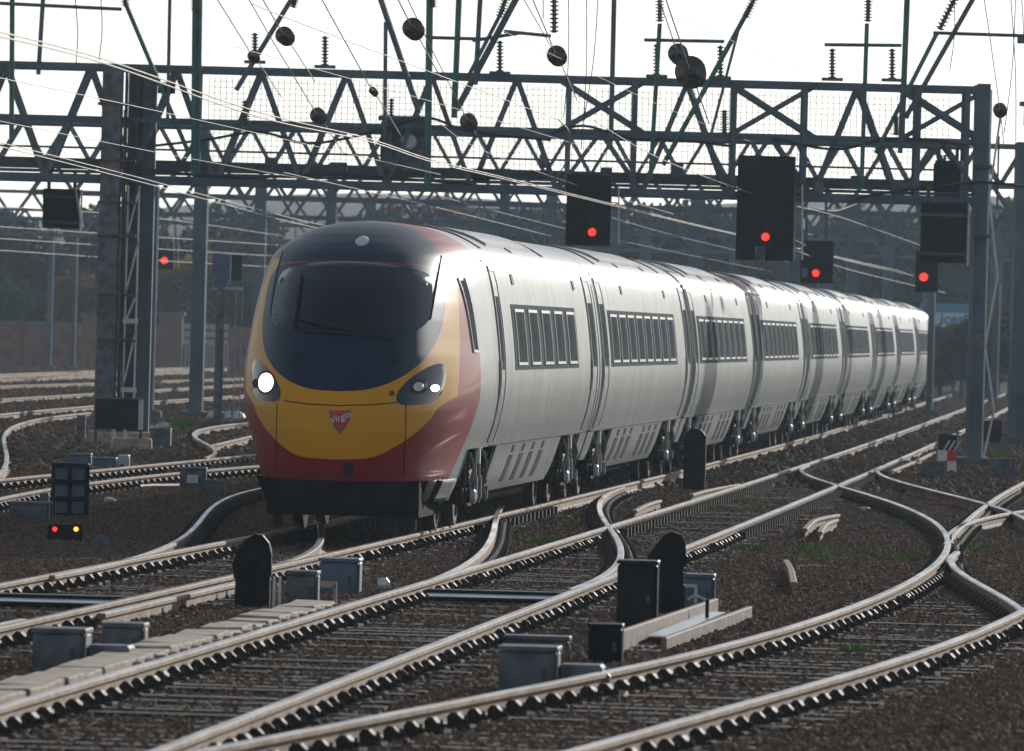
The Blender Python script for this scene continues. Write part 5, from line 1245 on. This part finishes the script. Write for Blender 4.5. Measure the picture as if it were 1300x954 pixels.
# buildings and the hoarding
def building(x0, y0, x1, Y, m, label, rows, cols, roof='roof_slate', dp=10, gable=0.):
    b = Vector((xat((x0+x1)/2, 420, Y), Y, GZ)); sc = Y/FPX; wd = (x1-x0)*sc; h = zat((x0+x1)/2, y0, Y)-GZ; t = thing('building', label, 'building', b)
    MB().box((0, dp/2, h/2), (wd, dp, h)).build('wall', m, t)
    if gable: MB().prism([Vector((-wd/2-.3, -.3, h)), Vector((wd/2+.3, -.3, h)), Vector((0, -.3, h+gable))], (0, dp+.6, 0)).build('roof', roof, t)
    else: MB().box((0, dp/2, h+.15), (wd+.4, dp+.4, .3)).build('roof', roof, t)
    for i in range(rows):
        for j in range(cols):
            wx, wz = wd/cols*.6, h/(rows+1)*.55; c = (-wd/2+wd*(j+.5)/cols, -.02, h*(i+.8)/(rows+.6)); f = MB().box(c, (wx, .12, wz)).build('window', 'wall_pale', t); MB().box((c[0], -.09, c[2]), (wx*.86, .04, wz*.86)).build('pane', 'pane', f)
building(806, 330, 935, 560, 'wall_pale', 'pale flat roofed building above the carriage roofs', 3, 6)
building(1040, 352, 1200, 540, 'wall_brown', 'long brown building behind the last carriages', 2, 8)
building(1055, 316, 1112, 575, 'wall_grey', 'grey block of flats between low signal and bright red signal', 5, 4)
building(1195, 300, 1330, 600, 'wall_grey', 'tall grey building behind the right column', 6, 6)
building(940, 318, 1050, 590, 'wall_brown', 'brown gabled house behind the low signal', 3, 4, gable=1.6)
building(-40, 296, 25, 600, 'wall_pale', 'pale high building above the trees beyond the brick wall', 4, 3)
building(560, 270, 690, 640, 'wall_grey', 'grey slab building beyond the train roof', 5, 6)
Yh = 430.; b = Vector((xat(1208, 420, Yh), Yh, GZ)); t = thing('hoarding', 'blue and white hoarding lettered ices beyond the train', 'sign', b); sc = Yh/FPX
x0, x1 = -40*sc, 30*sc; za, zb_, zc = zat(1208, 386, Yh)-GZ, zat(1208, 397, Yh)-GZ, zat(1208, 418, Yh)-GZ
MB().box(((x0+x1)/2, 0, (za+zc)/2), (x1-x0, .1, za-zc)).build('panel', 'signlight', t); MB().box(((x0+x1)/2, -.06, (za+zb_)/2), (x1-x0, .04, za-zb_)).build('blue_band', 'signblue', t); MB().box((x1-.35, -.06, zc+.35), (.35, .03, .7)).build('blue_corner', 'signblue', t)
lettering('ices', .72, (.02, -.08, (zb_+zc)/2+.06), 'signblue', t, bold=.02)
for i in range(4): MB().box((x0+(x1-x0)*(i+.5)/4, .1, zc/2), (.15, .15, zc)).build('post', 'galdark', t)
# triangular plate by the right column
b = P(1266, 275, G1+1); t = thing('triangle_plate', 'pale downward triangle plate numbered 12 by the right column', 'sign', b); sc = G1/FPX
MB().prism([Vector((-8*sc, 0, 9*sc)), Vector((8*sc, 0, 9*sc)), Vector((0, 0, -4*sc))], (0, .02, 0)).build('plate', 'boxwhite', t); lettering('12', .13, (0, -.012, 5*sc), 'blackpaint', t)
MB().tube([(0, .03, 4*sc), (0, .03, 1.6)], .02, 6).build('hanger', 'galdark', t)
# low hill far behind
hv = []; hf = []; n = 60
for i in range(n+1):
    x = -260+i*520/n; z = 16.5+2.2*math.sin(i*.23)+1.2*math.sin(i*.71+1)
    hv += [(x, 900, -1), (x, 960, z*.7), (x, 1100, z)]
for i in range(n):
    for j in range(2): hf.append((i*3+j, i*3+3+j, i*3+4+j, i*3+1+j))
struct(MB().add(hv, hf).build('hill', 'hill', fix=False, smooth=True))

# ------------------------------------------------------------------ the damp winter air
def haze(dens):
    o = MB().box((0, 620, 19.), (700, 1320, 42)).build('haze', 'black'); stuff(o); o.data.materials.clear()
    m = bpy.data.materials.new('haze'); m.use_nodes = True; N, L = m.node_tree.nodes, m.node_tree.links; N.clear()
    out = N.new('ShaderNodeOutputMaterial'); v = N.new('ShaderNodeVolumePrincipled'); v.inputs['Color'].default_value = (.66, .84, 1, 1); v.inputs['Density'].default_value = dens; v.inputs['Anisotropy'].default_value = .3
    L.new(v.outputs[0], out.inputs['Volume']); o.data.materials.append(m)
haze(.00018)
